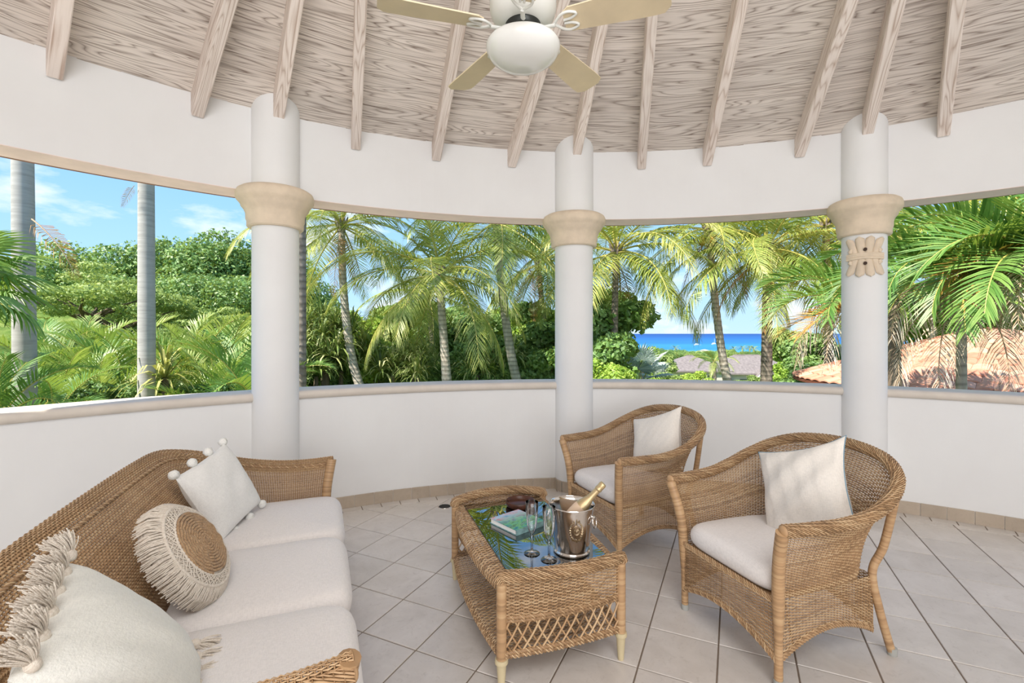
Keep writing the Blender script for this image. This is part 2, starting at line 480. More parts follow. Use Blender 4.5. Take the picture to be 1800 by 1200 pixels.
PLASTER = plaster()
SOFFIT = simple('soffit_pink_bounce', hexc(252, 230, 224), 0.7)  # pink glow of bounced light is put into this colour
FASCIA = simple('brown_timber_stain', hexc(150, 110, 95), 0.7)
COPING = simple('cream_stone_coping', hexc(222, 212, 200), 0.55, bump=(40, 0.08, 0.004))
STONE = simple('coral_stone', hexc(232, 214, 190), 0.8, bump=(45, 0.35, 0.006), var=0.08, scale=9)
TILE = tilemat('floor_tile_glaze', hexc(206, 198, 190), hexc(224, 217, 210), hexc(184, 174, 165))
SKIRT = tilemat('skirting_tile_glaze', hexc(176, 160, 142), hexc(190, 175, 157), hexc(160, 145, 128))
GROUT = simple('grout', hexc(138, 122, 108), 0.9)
PLANK = wood('limed_pine_boards', hexc(230, 220, 210), hexc(130, 113, 101))
RAFT = wood('limed_pine_rafters', hexc(238, 226, 217), hexc(184, 160, 144))
ROOFDK = simple('roof_underlay', hexc(96, 84, 76), 0.9)
WICK = wicker('honey_wicker', hexc(112, 86, 60), hexc(186, 149, 110), hexc(216, 186, 146))
WICK2 = wicker('sofa_wicker', hexc(112, 86, 60), hexc(186, 149, 110), hexc(216, 186, 146))
CREAMLEG = simple('cream_painted_wood', hexc(214, 198, 160), 0.4)
CAPMAT = simple('grey_plastic_cap', hexc(176, 176, 170), 0.5)
CUSH = fabric('white_canvas', hexc(240, 234, 230), 500, 0.18)
LINEN = fabric('off_white_linen', hexc(238, 231, 222), 260, 0.35)
COTTON = fabric('white_cotton', hexc(244, 242, 238), 420, 0.25)
SLUB = fabric('cream_slub_cotton', hexc(238, 236, 228), 200, 0.35)
YARN = fabric('cream_yarn', hexc(236, 226, 212), 260, 0.5, hexc(214, 200, 184))
WOOL = fabric('white_wool', hexc(244, 242, 236), 160, 0.7)
JUTE = fabric('tan_jute', hexc(196, 164, 128), 240, 0.7, hexc(150, 116, 84))
BLUEPIPE = simple('grey_blue_cord', hexc(128, 160, 178), 0.8)
FANW = simple('white_fan_enamel', hexc(240, 240, 234), 0.3)
FANCREAM = simple('cream_fan_blade', hexc(238, 220, 186), 0.45)
OPAL = simple('opal_glass', hexc(246, 246, 242), 0.15, spec=0.6, var=0.0)
DARKM = simple('dark_metal', hexc(60, 62, 60), 0.4, metal=0.6)
STEEL = Mat('polished_steel').col((0.74, 0.70, 0.66, 1)).set(rough=0.12, metal=1.0).m
BUTTON = simple('pewter_relief', hexc(190, 170, 140), 0.3, metal=1.0, var=0.15, scale=60)
TGLASS = sheetglass('table_glass')
GEDGE = simple('green_glass_edge', hexc(20, 58, 62), 0.1)
CRYSTAL = sheetglass('clear_crystal', (0.985, 0.99, 0.995, 1), 1.7)

# ------------------------------------------------------------------ the round room
CX, CY, R = 0.825, -0.272, 4.918
Z_RAIL, Z_BEAM, Z_TOP, Z_APEX = 0.962, 2.612, 3.269, 5.9
TAN = (Z_APEX - Z_TOP) / R
SLC = math.cos(math.atan(TAN))
def ring(a, r, z=0.0):
    a = np.radians(a); return np.stack([CX + r * np.cos(a), CY + r * np.sin(a), np.broadcast_to(z, np.shape(a)) + 0 * np.cos(a)], -1)
def wall_angle(px, r=R):
    u = (px - 900.0) / F
    A = u * u + 1; B = -2 * (u * CX + CY); C_ = CX * CX + CY * CY - r * r
    t = (-B + math.sqrt(B * B - 4 * A * C_)) / (2 * A)
    return math.degrees(math.atan2(t - CY, u * t - CX))
COLS = [(wall_angle(485) + 30, 0.345), (wall_angle(485), 0.345), (wall_angle(1009), 0.367), (wall_angle(1519), 0.325), (wall_angle(1519) - 30, 0.335)]
A_L, A_R = COLS[0][0], COLS[4][0]

def ring_solid(name, a0, a1, r0, r1, z0, z1, mat, kind='structure', label=None, cat=None, parent=None, n=None, mats=None):
    n = n or max(2, int(abs(a1 - a0) / 2.0))
    a = np.linspace(a0, a1, n + 1)
    mb = MB()
    P = np.stack([ring(a, r0, z0), ring(a, r1, z0), ring(a, r1, z1), ring(a, r0, z1)], 1)
    mb.grid(P, cv=True)
    for k in (0, -1): mb.add(P[k], [[0, 1, 2, 3]])
    o = mb.build(name, mat, parent)
    return tag(o, label, cat, None, kind)

floor = MB().lathe([(0, -0.30), (R + 0.26, -0.30), (R + 0.26, -0.005), (0, -0.005)], 96, (CX, CY, 0)).build('floor', GROUT)
tag(floor, 'round pavilion floor laid diagonally with beige stone-look tiles', 'floor', None, 'structure')

def clip(poly, hp):
    """convex polygon against half-planes (n, d): keeps n.p <= d"""
    for n_, d in hp:
        out = []
        m = len(poly)
        for i in range(m):
            p, q = poly[i], poly[(i + 1) % m]
            a = p @ n_ - d; b = q @ n_ - d
            if a <= 0: out.append(p)
            if a * b < 0: out.append(p + (q - p) * (a / (a - b)))
        poly = out
        if len(poly) < 3: return None
    return np.array(poly)
HP = [(np.array([math.cos(t), math.sin(t)]), (R - 0.115) + np.array([CX, CY]) @ np.array([math.cos(t), math.sin(t)])) for t in np.linspace(0, 2 * PI, 120, endpoint=False)]
e1 = np.array([math.cos(math.radians(-25.0)), math.sin(math.radians(-25.0))]); e2 = np.array([-e1[1], e1[0]])
O0 = np.array([-0.614, 2.689]); TP = 0.325; gw = 0.0035
sq = [np.array(c) for c in ((gw, gw), (TP - gw, gw), (TP - gw, TP - gw), (gw, TP - gw))]
for i in range(-22, 23):
    for j in range(-22, 23):
        c = O0 + e1 * (i + .5) * TP + e2 * (j + .5) * TP
        if math.hypot(c[0] - CX, c[1] - CY) > R + 0.2 or c[1] < 0.95: continue
        if abs(c[0]) > 1.16 * c[1] + 0.35: continue
        poly = clip([O0 + e1 * (i * TP + p[0]) + e2 * (j * TP + p[1]) for p in sq], HP)
        if poly is None or len(poly) < 3: continue
        ar = 0.5 * abs(np.dot(poly[:, 0], np.roll(poly[:, 1], -1)) - np.dot(poly[:, 1], np.roll(poly[:, 0], -1)))
        if ar < 0.002: continue
        cc = poly.mean(0)
        mb = MB().prism(poly - cc, -0.02, 0.0005 * rng.random(), 0.0022)
        o = mb.build('tile', TILE, floor); o.location = (cc[0], cc[1], 0)
# the part of the floor behind the camera, laid in one piece
mb = MB()
for i in range(-22, 23):
    for j in range(-22, 23):
        c = O0 + e1 * (i + .5) * TP + e2 * (j + .5) * TP
        if math.hypot(c[0] - CX, c[1] - CY) > R + 0.2: continue
        if not (c[1] < 0.95 or abs(c[0]) > 1.16 * c[1] + 0.35): continue
        poly = clip([O0 + e1 * (i * TP + p[0]) + e2 * (j * TP + p[1]) for p in sq], HP)
        if poly is None or len(poly) < 3: continue
        mb.prism(poly, -0.02, 0.0, 0.0)
tag(mb.build('tiling', TILE, floor), kind='stuff')
# ring of cut border tiles and the tiled skirting
pitch = math.degrees(0.165 / R)
for k in range(int((A_L - A_R) / pitch) + 1):
    a0 = A_R + k * pitch + 0.04; a1 = a0 + pitch - 0.08
    q = [ring(np.array(a0), R - 0.112)[:2], ring(np.array(a0), R - 0.012)[:2], ring(np.array(a1), R - 0.012)[:2], ring(np.array(a1), R - 0.112)[:2]]
    q = np.array(q); cc = q.mean(0)
    o = MB().prism(q - cc, -0.02, 0.0, 0.002).build('tile', TILE, floor); o.location = (cc[0], cc[1], 0)

terr = ring_solid('bounce_terrace', 0, 360, R + 0.2, R + 3.2, -1.7, -1.5, COPING, label='unseen pale stone terrace below the parapet, added to bounce light onto the beam', cat='terrace', n=96)  # out of view, added to throw light up at the soffit
par = ring_solid('wall_front', A_R, A_L, R, R + 0.25, -0.3, 1.0, PLASTER, label='low curved white plaster parapet between the columns', cat='wall', n=80)
back = ring_solid('wall_back', A_L, A_R + 360, R, R + 0.25, -0.3, 3.45, PLASTER, label='curved white plaster house wall behind the seating', cat='wall', n=90)
base = bpy.data.objects.new('baseboard_front', None); COL.objects.link(base)
tag(base, 'curved skirting of small beige tiles at the foot of the white parapet', 'baseboard', None, 'structure')
for k in range(int((A_L - A_R) / pitch)):
    a0 = A_R + (k + .35) * pitch; a1 = a0 + pitch - 0.055
    a = np.linspace(a0, a1, 3)
    P = np.stack([ring(a, R - 0.012, -0.01), ring(a, R - 0.012, 0.097), ring(a, R - 0.008, 0.10), ring(a, R + 0.004, 0.10)], 1)
    c = P.reshape(-1, 3).mean(0)
    mb = MB().grid(P - c)
    o = mb.build('tile', SKIRT, base); o.location = c
ring_solid('grout_bed', A_R, A_L, R - 0.006, R + 0.002, 0, 0.098, COPING, kind=None, parent=base, n=80)

beam = ring_solid('wall_upper', A_R - 1, A_L + 1, R, R + 0.26, Z_BEAM + 0.004, Z_TOP + 0.10, PLASTER, label='curved white plaster ring beam above the openings', cat='wall', n=90)
sof = ring_solid('soffit', A_R - 1, A_L + 1, R + 0.001, R + 0.26, Z_BEAM, Z_BEAM + 0.006, SOFFIT, kind=None, parent=beam, n=90)
tag(sof, 'pale underside with pink bounced light in its colour')
tag(ring_solid('fascia_board', A_R - 1, A_L + 1, R + 0.26, R + 0.34, Z_BEAM + 0.012, Z_BEAM + 0.11, FASCIA, kind=None, parent=beam, n=90), 'brown timber edge')

BAYN = ['rightmost bay behind the near armchair', 'bay with the sea view', 'bay in front of the coconut palms', 'leftmost bay behind the sofa']
for b in range(4):
    aL, aR = COLS[b][0], COLS[b + 1][0]
    dl = math.degrees(COLS[b][1] * 0.36 / R); dr = math.degrees(COLS[b + 1][1] * 0.36 / R)
    a = np.linspace(aR + dr, aL - dl, 24)
    prof = [(R - 0.032 + 0.032 * (1 - math.cos(t)) if False else R - 0.03 - 0.0, 0) for t in ()]
    th = np.linspace(-PI / 2, PI / 2, 9)
    pr = [(R + 0.004, Z_RAIL)] + [(R - 0.008 - 0.032 * math.cos(t), Z_RAIL + 0.035 + 0.035 * math.sin(t)) for t in th] + [(R + 0.27, Z_RAIL + 0.07), (R + 0.27, Z_RAIL)]
    P = np.stack([ring(a, r_, z_) for r_, z_ in pr], 1)
    mb = MB().grid(P, cv=True)
    for k in (0, -1):
        V = np.vstack([P[k], P[k].mean(0)]); n = len(P[k]); mb.add(V, None, [[i, (i + 1) % n, n] for i in range(n)])
    o = mb.build('trim_%d' % (4 - b), COPING, smooth=True, auto=40)
    tag(o, 'cream bullnose coping on the parapet in the ' + BAYN[3 - b], 'coping', None, 'structure')

def plaque(parent, cx, cy, rr, face, zc):
    """carved double fan of shells, wrapped on the shaft"""
    mb = MB()
    def wrap(x, z, d):
        x = np.asarray(x); a = face + x / rr
        return np.stack([cx + (rr + d) * np.cos(a), cy + (rr + d) * np.sin(a), zc + np.asarray(z) + 0 * x], -1)
    for s in (1, -1):
        for k in range(4):
            w0, w1 = 0.028, 0.040
            x0 = (k - 1.5) * 0.044; x1 = (k - 1.5) * 0.076
            z0, z1 = 0.022 * s, (0.158 + (0.012 if k in (1, 2) else 0.0)) * s
            t = np.linspace(0, 1, 10); q = np.linspace(-1, 1, 9)
            Tt, Qq = np.meshgrid(t, q, indexing='ij')
            hwid = (w0 + (w1 - w0) * Tt) * np.where(Tt > 0.8, np.sqrt(np.maximum(1 - ((Tt - 0.8) / 0.2) ** 2, 0.0)), 1)
            X = x0 + (x1 - x0) * Tt ** 0.8 + Qq * hwid * 0.9
            Zz = z0 + (z1 - z0) * Tt
            D = 0.004 + 0.022 * np.sqrt(np.maximum(1 - Qq ** 2, 0)) * (0.55 + 0.45 * Tt)
            mb.grid(wrap(X, Zz, D))
        # side curls
        for sx_ in (-1, 1):
            mb.tube(wrap(np.array([0.095, 0.10, 0.09]) * sx_, np.array([0.030, 0.05, 0.068]) * s, np.array([0.014] * 3)), [0.012, 0.018, 0.010], 8)
    for dz in (-0.015, 0.004, 0.020):
        xs = np.linspace(-0.125, 0.125, 17)
        mb.tube(wrap(xs, np.full(17, dz) + 0.004 * np.cos(xs * 20), np.full(17, 0.013)), 0.0125, 8)
    o = mb.build('plaque', STONE, parent, smooth=True, auto=60); tag(o, 'carved pale stone shell plaque')
    hb = MB()
    for s in (1, -1):
        p = wrap(np.array([0.0, 0.0]), np.array([0.058, 0.058]) * s, np.array([0.012, 0.0295])); hb.tube(p, 0.0135, 12)
    tag(hb.build('drill_hole', simple('dark_hole', hexc(74, 58, 50), 0.9), o), 'dark round drill holes', kind='stuff')

CNAME = {1: 'smooth white round column at the left behind the sofa', 2: 'white round column in the middle behind the table', 3: 'white round column at the right with a carved shell plaque',
         0: 'white round column beyond the left edge of the view', 4: 'white round column beyond the right edge of the view'}
for i, (ang, D) in enumerate(COLS):
    c = ring(np.array(ang), R + 0.01)
    r_ = D / 2
    o = MB().lathe([(0, -0.1), (r_, -0.1), (r_, 2.36), (r_, 2.62), (r_ + 0.004, 2.64), (r_ + 0.004, 3.62), (0, 3.62)], 48).build('column', PLASTER, smooth=True, auto=40)
    o.location = c
    tag(o, CNAME[i], 'column', 'columns round the pavilion', 'structure')
    k = r_ / 0.17
    prof = [(r_ * 0.9, 2.335), (0.195 * k, 2.335), (0.205 * k, 2.345), (0.205 * k, 2.385), (0.212 * k, 2.40), (0.213 * k, 2.445), (0.225 * k, 2.475), (0.245 * k, 2.50), (0.248 * k, 2.515),
            (0.262 * k, 2.535), (0.276 * k, 2.55), (0.282 * k, 2.565), (0.282 * k, 2.60), (0.272 * k, 2.625), (0.25 * k, 2.64), (r_ * 0.9, 2.64)]
    tag(MB().lathe(prof, 48).build('capital', STONE, o, smooth=True, auto=35), 'cream coral stone capital with stepped rings')
    for t in range(8):
        a0 = math.radians(ang) + PI / 2 + t * 2 * PI / 16 + 0.012; a1 = a0 + 2 * PI / 16 - 0.024
        mb = MB().lathe([(r_ - 0.01, -0.01), (r_ + 0.012, -0.01), (r_ + 0.012, 0.096), (r_ + 0.008, 0.10), (r_ - 0.01, 0.10)], 4, a0=a0, a1=a1)
        mb.build('tile', SKIRT, o)
    if i == 3:
        plaque(o, 0, 0, r_, math.atan2(-c[1], -c[0]) + 0.05, 2.145)

# ceiling: cone shell with boards and rafters
prof = [(R + 0.42, Z_TOP - 0.42 * TAN + 0.035), (0.02, Z_APEX + 0.035 - 0.02 * TAN), (0.0, Z_APEX + 0.10), (R + 0.42, Z_TOP - 0.42 * TAN + 0.11)]
ceil = MB().lathe(prof, 96, (CX, CY, 0)).build('ceiling', ROOFDK)
tag(ceil, 'conical ceiling of limed pine boards on radiating rafters', 'ceiling', None, 'structure')
hips = [c[0] for c in COLS]; mids = [(hips[i] + hips[i + 1]) / 2 for i in range(4)]
bounds = sorted(hips + mids, reverse=True)
PW = 0.142
for s in range(len(bounds) - 1):
    aL, aR = bounds[s], bounds[s + 1]
    for k in range(-1, 19):
        rO = R - k * PW * SLC; rI = rO - (PW - 0.0035) * SLC
        a = np.linspace(aR, aL, 4)
        zO = Z_TOP + (R - rO) * TAN; zI = Z_TOP + (R - rI) * TAN
        drop = 0.004 * rng.random()
        P = np.stack([ring(a, rO, zO + 0.03), ring(a, rO, zO - drop), ring(a, rI, zI - drop), ring(a, rI, zI + 0.03)], 1)
        arc = np.radians(a - a[0]) * rO
        vv = np.array([-0.03, 0, PW, PW + 0.03])
        uv = np.stack(np.broadcast_arrays(arc[:, None], vv[None, :]), -1).reshape(-1, 2)
        mb = MB().grid(P - P[0, 0], uv=uv)
        o = mb.build('plank', PLANK, ceil); o.location = P[0, 0]
# boards beyond the view, one ring surface each side of the room
def cone_sheet(a0, a1, r0, r1):
    n = max(2, int(abs(a1 - a0) / 4)); a = np.linspace(a0, a1, n + 1); rr = np.linspace(r0, r1, 24)
    P = np.stack([ring(a, r_, Z_TOP + (R - r_) * TAN + 0.004) for r_ in rr], 1)
    uv = np.stack(np.broadcast_arrays((np.radians(a) * R)[:, None], rr[None, :]), -1).reshape(-1, 2)
    return MB().grid(P, uv=uv)
tag(cone_sheet(A_L, A_R + 360, R, 0.02).build('boarding', PLANK, ceil), kind='stuff')
tag(cone_sheet(A_R, A_L, R - 18.9 * PW * SLC, 0.02).build('boarding', PLANK, ceil), kind='stuff')

def rafter(p0, p1, w=0.078, d=0.165):
    p0 = np.array(p0); p1 = np.array(p1); t = p1 - p0; L = np.linalg.norm(t); t /= L
    side = np.cross(t, [0, 0, 1]); side /= np.linalg.norm(side); up = np.cross(side, t)
    mb = MB(); m = 14; ss = np.linspace(0, L, m)
    prof = [(-w / 2, 0.02), (-w / 2, -d + 0.006), (-w / 2 + 0.006, -d), (w / 2 - 0.006, -d), (w / 2, -d + 0.006), (w / 2, 0.02)]
    vco = [0, d, d + .01, d + w, d + w + .01, 2 * d + w]
    P = np.stack([np.stack([p0 + t * s_ + side * a + up * b for a, b in prof]) for s_ in ss])
    uv = np.stack(np.broadcast_arrays(ss[:, None], np.array(vco)[None, :]), -1).reshape(-1, 2)
    mb.grid(P - p0, uv=uv)
    mb.add(P[0] - p0, [[0, 1, 4, 5], [1, 2, 3, 4]], uv=[(b * 0.3, a) for a, b in prof])
    o = mb.build('rafter', RAFT, ceil); o.location = p0; return o
def zc(r): return Z_TOP + (R - r) * TAN
def rp3(a, r): return ring(np.array(a), r, zc(r))
for a in hips: rafter(rp3(a, R + 0.06), rp3(a, 0.15))
for a in mids: rafter(rp3(a, R + 0.06), rp3(a, 0.15))
jr = R * 0.50
for px, hip in ((345, 1), (627, 1), (898, 2), (1129, 2), (1404, 3), (1660, 3)):
    ja = wall_angle(px); side = math.copysign(0.7, ja - hips[hip])
    rafter(rp3(ja, R + 0.06), rp3(hips[hip] + side, jr))
for hip, s in ((0, -1), (4, 1)): rafter(rp3(hips[hip] + 8 * s, R + 0.06), rp3(hips[hip] + .7 * s, jr))

# ------------------------------------------------------------------ soft things
def wob(x, y, seed, amp):
    r = np.random.default_rng(seed); out = 0 * x
    for k in range(6):
        fx, fy = r.normal(0, 1, 2) * (3 + 2.2 * k); out = out + np.sin(fx * x + fy * y + r.random() * 6.28) / (1 + k)
    return out * amp
def pillow_pts(w, h, t, n=30, seed=0, pinch=0.09, wr=0.006, corner=0.0):
    a = np.linspace(-1, 1, n); a = np.sin(a * PI / 2) * 0.35 + a * 0.65
    X, Y = np.meshgrid(a, a, indexing='ij')
    px = X * (w / 2) * (1 - pinch * (1 - np.abs(Y) ** 2) * np.abs(X))
    py = Y * (h / 2) * (1 - pinch * (1 - np.abs(X) ** 2) * np.abs(Y))
    th = (np.maximum(1 - X ** 2, 0) * np.maximum(1 - Y ** 2, 0)) ** 0.42
    edge = th ** 0.5
    zt = t / 2 * th + wob(X, Y, seed, wr) * edge
    zb = -t / 2 * th + wob(X, Y, seed + 5, wr) * edge
    if corner:
        m = ((X + Y) / 2).clip(0, 1) ** 6 * corner
        px = px + m; py = py + m
    return np.stack([px, py, zt], -1), np.stack([px, py, zb], -1)
def pillow(name, w, h, t, mat, parent, **k):
    A, B = pillow_pts(w, h, t, **k)
    mb = MB().grid(A).grid(B[::-1])
    o = mb.build(name, mat, parent, smooth=True)
    return o, A
def soft_box(w, d, h, r=0.05, n=5, crown=0.012, plan=None, seed=1, front=0.0):
    """rounded upholstery block, base at z 0, centred in x and y"""
    mb = MB()
    us = np.linspace(-1, 1, 28)
    # superellipse rings from bottom to top
    angs = np.linspace(0, 2 * PI, 72, endpoint=False)
    def planpt(sc_):
        p = 2 / 7.0
        c, s_ = np.cos(angs), np.sin(angs)
        x = np.sign(c) * np.abs(c) ** p * (w / 2 - r * (1 - sc_)); y = np.sign(s_) * np.abs(s_) ** p * (d / 2 - r * (1 - sc_))
        if plan: x = x * plan(y / (d / 2))
        return x, y
    rows = []
    for t in np.linspace(-PI / 2, PI / 2, 11):
        x, y = planpt(math.cos(t)); zz = (h / 2) + (h / 2 - r * 0.0) * math.sin(t) * 1.0
        rows.append(np.stack([x, y, np.full_like(x, zz)], -1))
    x0, y0 = rows[-1][:, 0], rows[-1][:, 1]
    for q in (0.9, 0.75, 0.55, 0.3, 0.08):
        x, y = x0 * q, y0 * q
        rows.append(np.stack([x, y, h + crown * (1 - q ** 2) ** 0.7 + wob(x / w * 2, y / d * 2, seed, 0.0022)], -1))
    P = np.stack(rows, 1)
    mb.grid(P, cu=True)
    top = np.vstack([P[:, -1], [[0, 0, h + crown + 0.001]]]); m_ = len(P)
    mb.add(top, None, [[i, (i + 1) % m_, m_] for i in range(m_)])
    return mb

# ------------------------------------------------------------------ wicker armchairs
def seg(p, q, n=2): return np.linspace(p, q, n)
def make_chair(label, loc, rz):
    t = thing('wicker_armchair', label, 'armchair', loc, rz, 'wicker armchairs')
    rim_half = [(-0.365, 0.345, 0.690), (-0.385, 0.20, 0.690), (-0.405, 0.04, 0.697), (-0.418, -0.10, 0.727), (-0.405, -0.24, 0.785), (-0.345, -0.36, 0.85), (-0.22, -0.44, 0.90), (0, -0.475, 0.92)]
    base_half = [(-0.305, 0.305, 0.37), (-0.305, 0.18, 0.37), (-0.303, 0.05, 0.37), (-0.295, -0.08, 0.37), (-0.275, -0.19, 0.37), (-0.22, -0.275, 0.37), (-0.12, -0.315, 0.37), (0, -0.325, 0.37)]
    mir = lambda h: [p for p in h] + [(-p[0], p[1], p[2]) for p in h[-2::-1]]
    RC, BC = Curve(mir(rim_half)), Curve(mir(base_half))
    def S(u, v):
        v = np.asarray(v)[..., None]; r_, b_ = RC(u), BC(u)
        p = b_ * (1 - v) + r_ * v
        hv = (r_ - b_) * np.array([1, 1, 0.0])
        return p - hv * 0.22 * np.sin(PI * v) * (1 - 0.3 * v)
    mb = MB(); weave(mb, S, 108, 56, amp=0.0034, fill=0.80)
    tag(mb.build('woven_shell', WICK, t, smooth=True), 'woven back and arms in one tub', kind='stuff')
    mb = MB(); roll(mb, RC, 0.026)
    tag(mb.build('braided_rim', WICK, t, smooth=True), 'thick braided rim', kind='stuff')
    # skirts under the seat, each with an arched foot
    def skirt(p, q, bow, z1=0.365, zl=0.105, zh=0.185):
        p = np.array(p); q = np.array(q); d = q - p; nrm = np.array([d[1], -d[0]]) / np.linalg.norm(d)
        def S2(u, v):
            u = np.asarray(u); v = np.asarray(v)
            xy = p + d * u[..., None] + nrm * (bow * np.sin(PI * u))[..., None]
            zb = zl + (zh - zl) * np.maximum(np.sin(PI * u), 0) ** 0.85
            return np.concatenate([xy, (zb + (z1 - zb) * v)[..., None]], -1)
        return S2
    for (p, q, nu, bow) in (((-0.30, 0.31), (0.30, 0.31), 30, -0.012), ((0.305, 0.30), (0.275, -0.30), 30, -0.0), ((-0.275, -0.30), (-0.305, 0.30), 30, -0.0), ((0.27, -0.31), (-0.27, -0.31), 26, 0.0)):
        S2 = skirt(p, q, bow)
        mb = MB(); weave(mb, S2, nu, 34, amp=0.0032, fill=0.80)
        us = np.linspace(0, 1, 40)
        for dz, rr in ((0.0, 0.008), (0.014, 0.006)):
            braid(mb, S2(us, np.zeros(40)) + np.array([0, 0, dz]), rr, n=3, pitch=0.05, both=False)
        tag(mb.build('woven_skirt', WICK, t, smooth=True), kind='stuff')
    mb = MB()
    loop = [(-0.30, 0.318, 0.372), (0.30, 0.318, 0.372)]
    for off in (0, 0.012): braid(mb, np.linspace(np.array(loop[0]) - [0, 0, off], np.array(loop[1]) - [0, 0, off], 30), 0.0075, n=3, pitch=0.05, both=False)
    tag(mb.build('seat_rail', WICK, t, smooth=True), 'braided front seat rail', kind='stuff')
    mb = MB(); mb.box((0, 0.03, 0.352), (0.53, 0.50, 0.02)); mb.build('seat_deck', WICK, t)
    for s in (-1, 1):
        mb = MB(); wrapped(mb, [(0.300 * s, 0.300, 0.0), (0.302 * s, 0.302, 0.2), (0.306 * s, 0.308, 0.40), (0.322 * s, 0.322, 0.54), (0.362 * s, 0.348, 0.685)], lambda u: 0.0185 + 0.008 * np.clip((u - 0.3) / 0.2, 0, 1))
        o = mb.build('front_post', WICK, t, smooth=True)
        mb = MB(); mb.lathe([(0, -0.002), (0.019, -0.002), (0.0205, 0.004), (0.0205, 0.03), (0.0, 0.032)], 14, (0.300 * s, 0.300, 0)); mb.build('foot_cap', CAPMAT, o, smooth=True, auto=40)
        mb = MB(); wrapped(mb, [(0.315 * s, -0.375, 0.0), (0.292 * s, -0.325, 0.20), (0.275 * s, -0.30, 0.38), (0.305 * s, -0.335, 0.52), (0.368 * s, -0.325, 0.80)], 0.0185)
        o = mb.build('rear_leg', WICK, t, smooth=True)
        mb = MB(); mb.lathe([(0, -0.002), (0.019, -0.002), (0.021, 0.004), (0.021, 0.034), (0.0, 0.036)], 14, (0.314 * s, -0.374, 0)); mb.build('foot_cap', CAPMAT, o, smooth=True, auto=40)
    return t
NEAR = ((1.322, 2.404, 0), math.atan2(0.948, -0.318))
FAR = ((0.849, 3.471, 0), math.atan2(0.917, -0.399))
chair = make_chair('honey wicker tub armchair nearest the camera, holding a blue-edged pillow', *NEAR)
c2 = dup(chair, 'honey wicker tub armchair behind the ice bucket, nearer the middle column')
c2.location = FAR[0]; c2.rotation_euler = (0, 0, FAR[1])

def local(loc, rz, p):
    c, s = math.cos(rz), math.sin(rz)
    return np.array([loc[0] + c * p[0] - s * p[1], loc[1] + s * p[0] + c * p[1], loc[2] + p[2]])
def rotz(rz): return np.array([[math.cos(rz), -math.sin(rz), 0], [math.sin(rz), math.cos(rz), 0], [0, 0, 1.0]])

for i, (loc, rz, lab) in enumerate(((NEAR[0], NEAR[1], 'white canvas seat cushion in the near wicker armchair'), (FAR[0], FAR[1], 'white canvas seat cushion in the wicker armchair by the middle column'))):
    if i == 0:
        sb = soft_box(0.585, 0.60, 0.115, r=0.045, plan=lambda y: 1 - 0.16 * np.clip(-y, 0, 1) ** 2)
        o = sb.build('seat_cushion', CUSH, smooth=True)
    else:
        o = bpy.data.objects.new('seat_cushion', o.data); COL.objects.link(o)
    o.location = local(loc, rz, (0, 0.022, 0.366)); o.rotation_euler = (0, 0, rz)
    tag(o, lab, 'cushion', 'armchair seat cushions')

def put(o_mat, R3, loc): o_mat.matrix_world = mat4(R3, loc)
def chair_pillow(loc, rz, label, pos, yaw, tilt, roll, w, piped, seed):
    n_l = np.array([math.sin(yaw), math.cos(yaw) * math.cos(tilt), math.sin(tilt)]); n_l /= np.linalg.norm(n_l)
    Rm = rotz(rz) @ basis(n_l, (0, 0, 1), roll)
    t = thing('throw_pillow', label, 'pillow', M=mat4(Rm, local(loc, rz, pos)), group='armchair pillows')
    o, A = pillow('pillow_body', w, w, 0.17, LINEN, t, seed=seed, pinch=0.10, wr=0.007, corner=0.02)
    e_ = np.vstack([A[:, 0], A[-1, 1:], A[::-1, -1][1:], A[0, ::-1][1:]]) if True else None
    if piped:
        mb = MB(); mb.tube(e_, 0.0028, 6, closed=False); tag(mb.build('piping', BLUEPIPE, t, smooth=True), 'grey blue piping')
    return t
chair_pillow(*NEAR, 'off-white linen pillow with grey-blue piping in the near wicker armchair', (-0.02, -0.175, 0.700), -0.12, 0.36, 0.36, 0.45, True, 3)
chair_pillow(*FAR, 'plain off-white linen pillow in the wicker armchair by the middle column', (-0.05, -0.215, 0.700), -0.12, 0.36, 0.34, 0.43, False, 11)

# ------------------------------------------------------------------ wicker coffee table
TB = ((0.077, 2.553, 0), math.radians(18.6))
tb = thing('wicker_coffee_table', 'low rectangular wicker coffee table with glass top and lower shelf', 'table', TB[0], TB[1])
HW, HL, ZT = 0.288, 0.475, 0.445
def top_surf(u, v):
    # u along the length, v across with rolled edges
    u = np.asarray(u); v = np.asarray(v)
    y = (u * 2 - 1) * (HL + 0.005)
    half = HW + 0.045 * (1 - (y / HL) ** 2)
    w = v * 2 - 1
    flat = np.clip(np.abs(w) / 0.80, 0, 1); ex = np.clip((np.abs(w) - 0.80) / 0.20, 0, 1)
    x = np.sign(w) * (flat * (half - 0.03) + 0.03 * np.sin(ex * PI * 0.62))
    z = ZT - 0.03 * (1 - np.cos(ex * PI * 0.62)) - 0.03 * np.clip(ex - 0.75, 0, 1)
    return np.stack([x, y, z], -1)
mb = MB(); weave(mb, lambda u, v: top_surf(v, u), 34, 88, amp=0.003, fill=0.9, vs=24)
tag(mb.build('woven_top', WICK, tb, smooth=True), kind='stuff')
def shelf_surf(u, v):
    u = np.asarray(u); v = np.asarray(v); y = (v * 2 - 1) * HL
    half = HW + 0.005 + 0.035 * (1 - (y / HL) ** 2); w = u * 2 - 1
    ex = np.clip((np.abs(w) - 0.86) / 0.14, 0, 1)
    return np.stack([np.sign(w) * np.minimum(np.abs(w) / 0.86, 1) * (half - 0.02) + np.sign(w) * 0.02 * np.sin(ex * PI / 2), y, 0.158 - 0.028 * (1 - np.cos(ex * PI / 2))], -1)
mb = MB(); weave(mb, shelf_surf, 32, 80, amp=0.003, fill=0.9, vs=24)
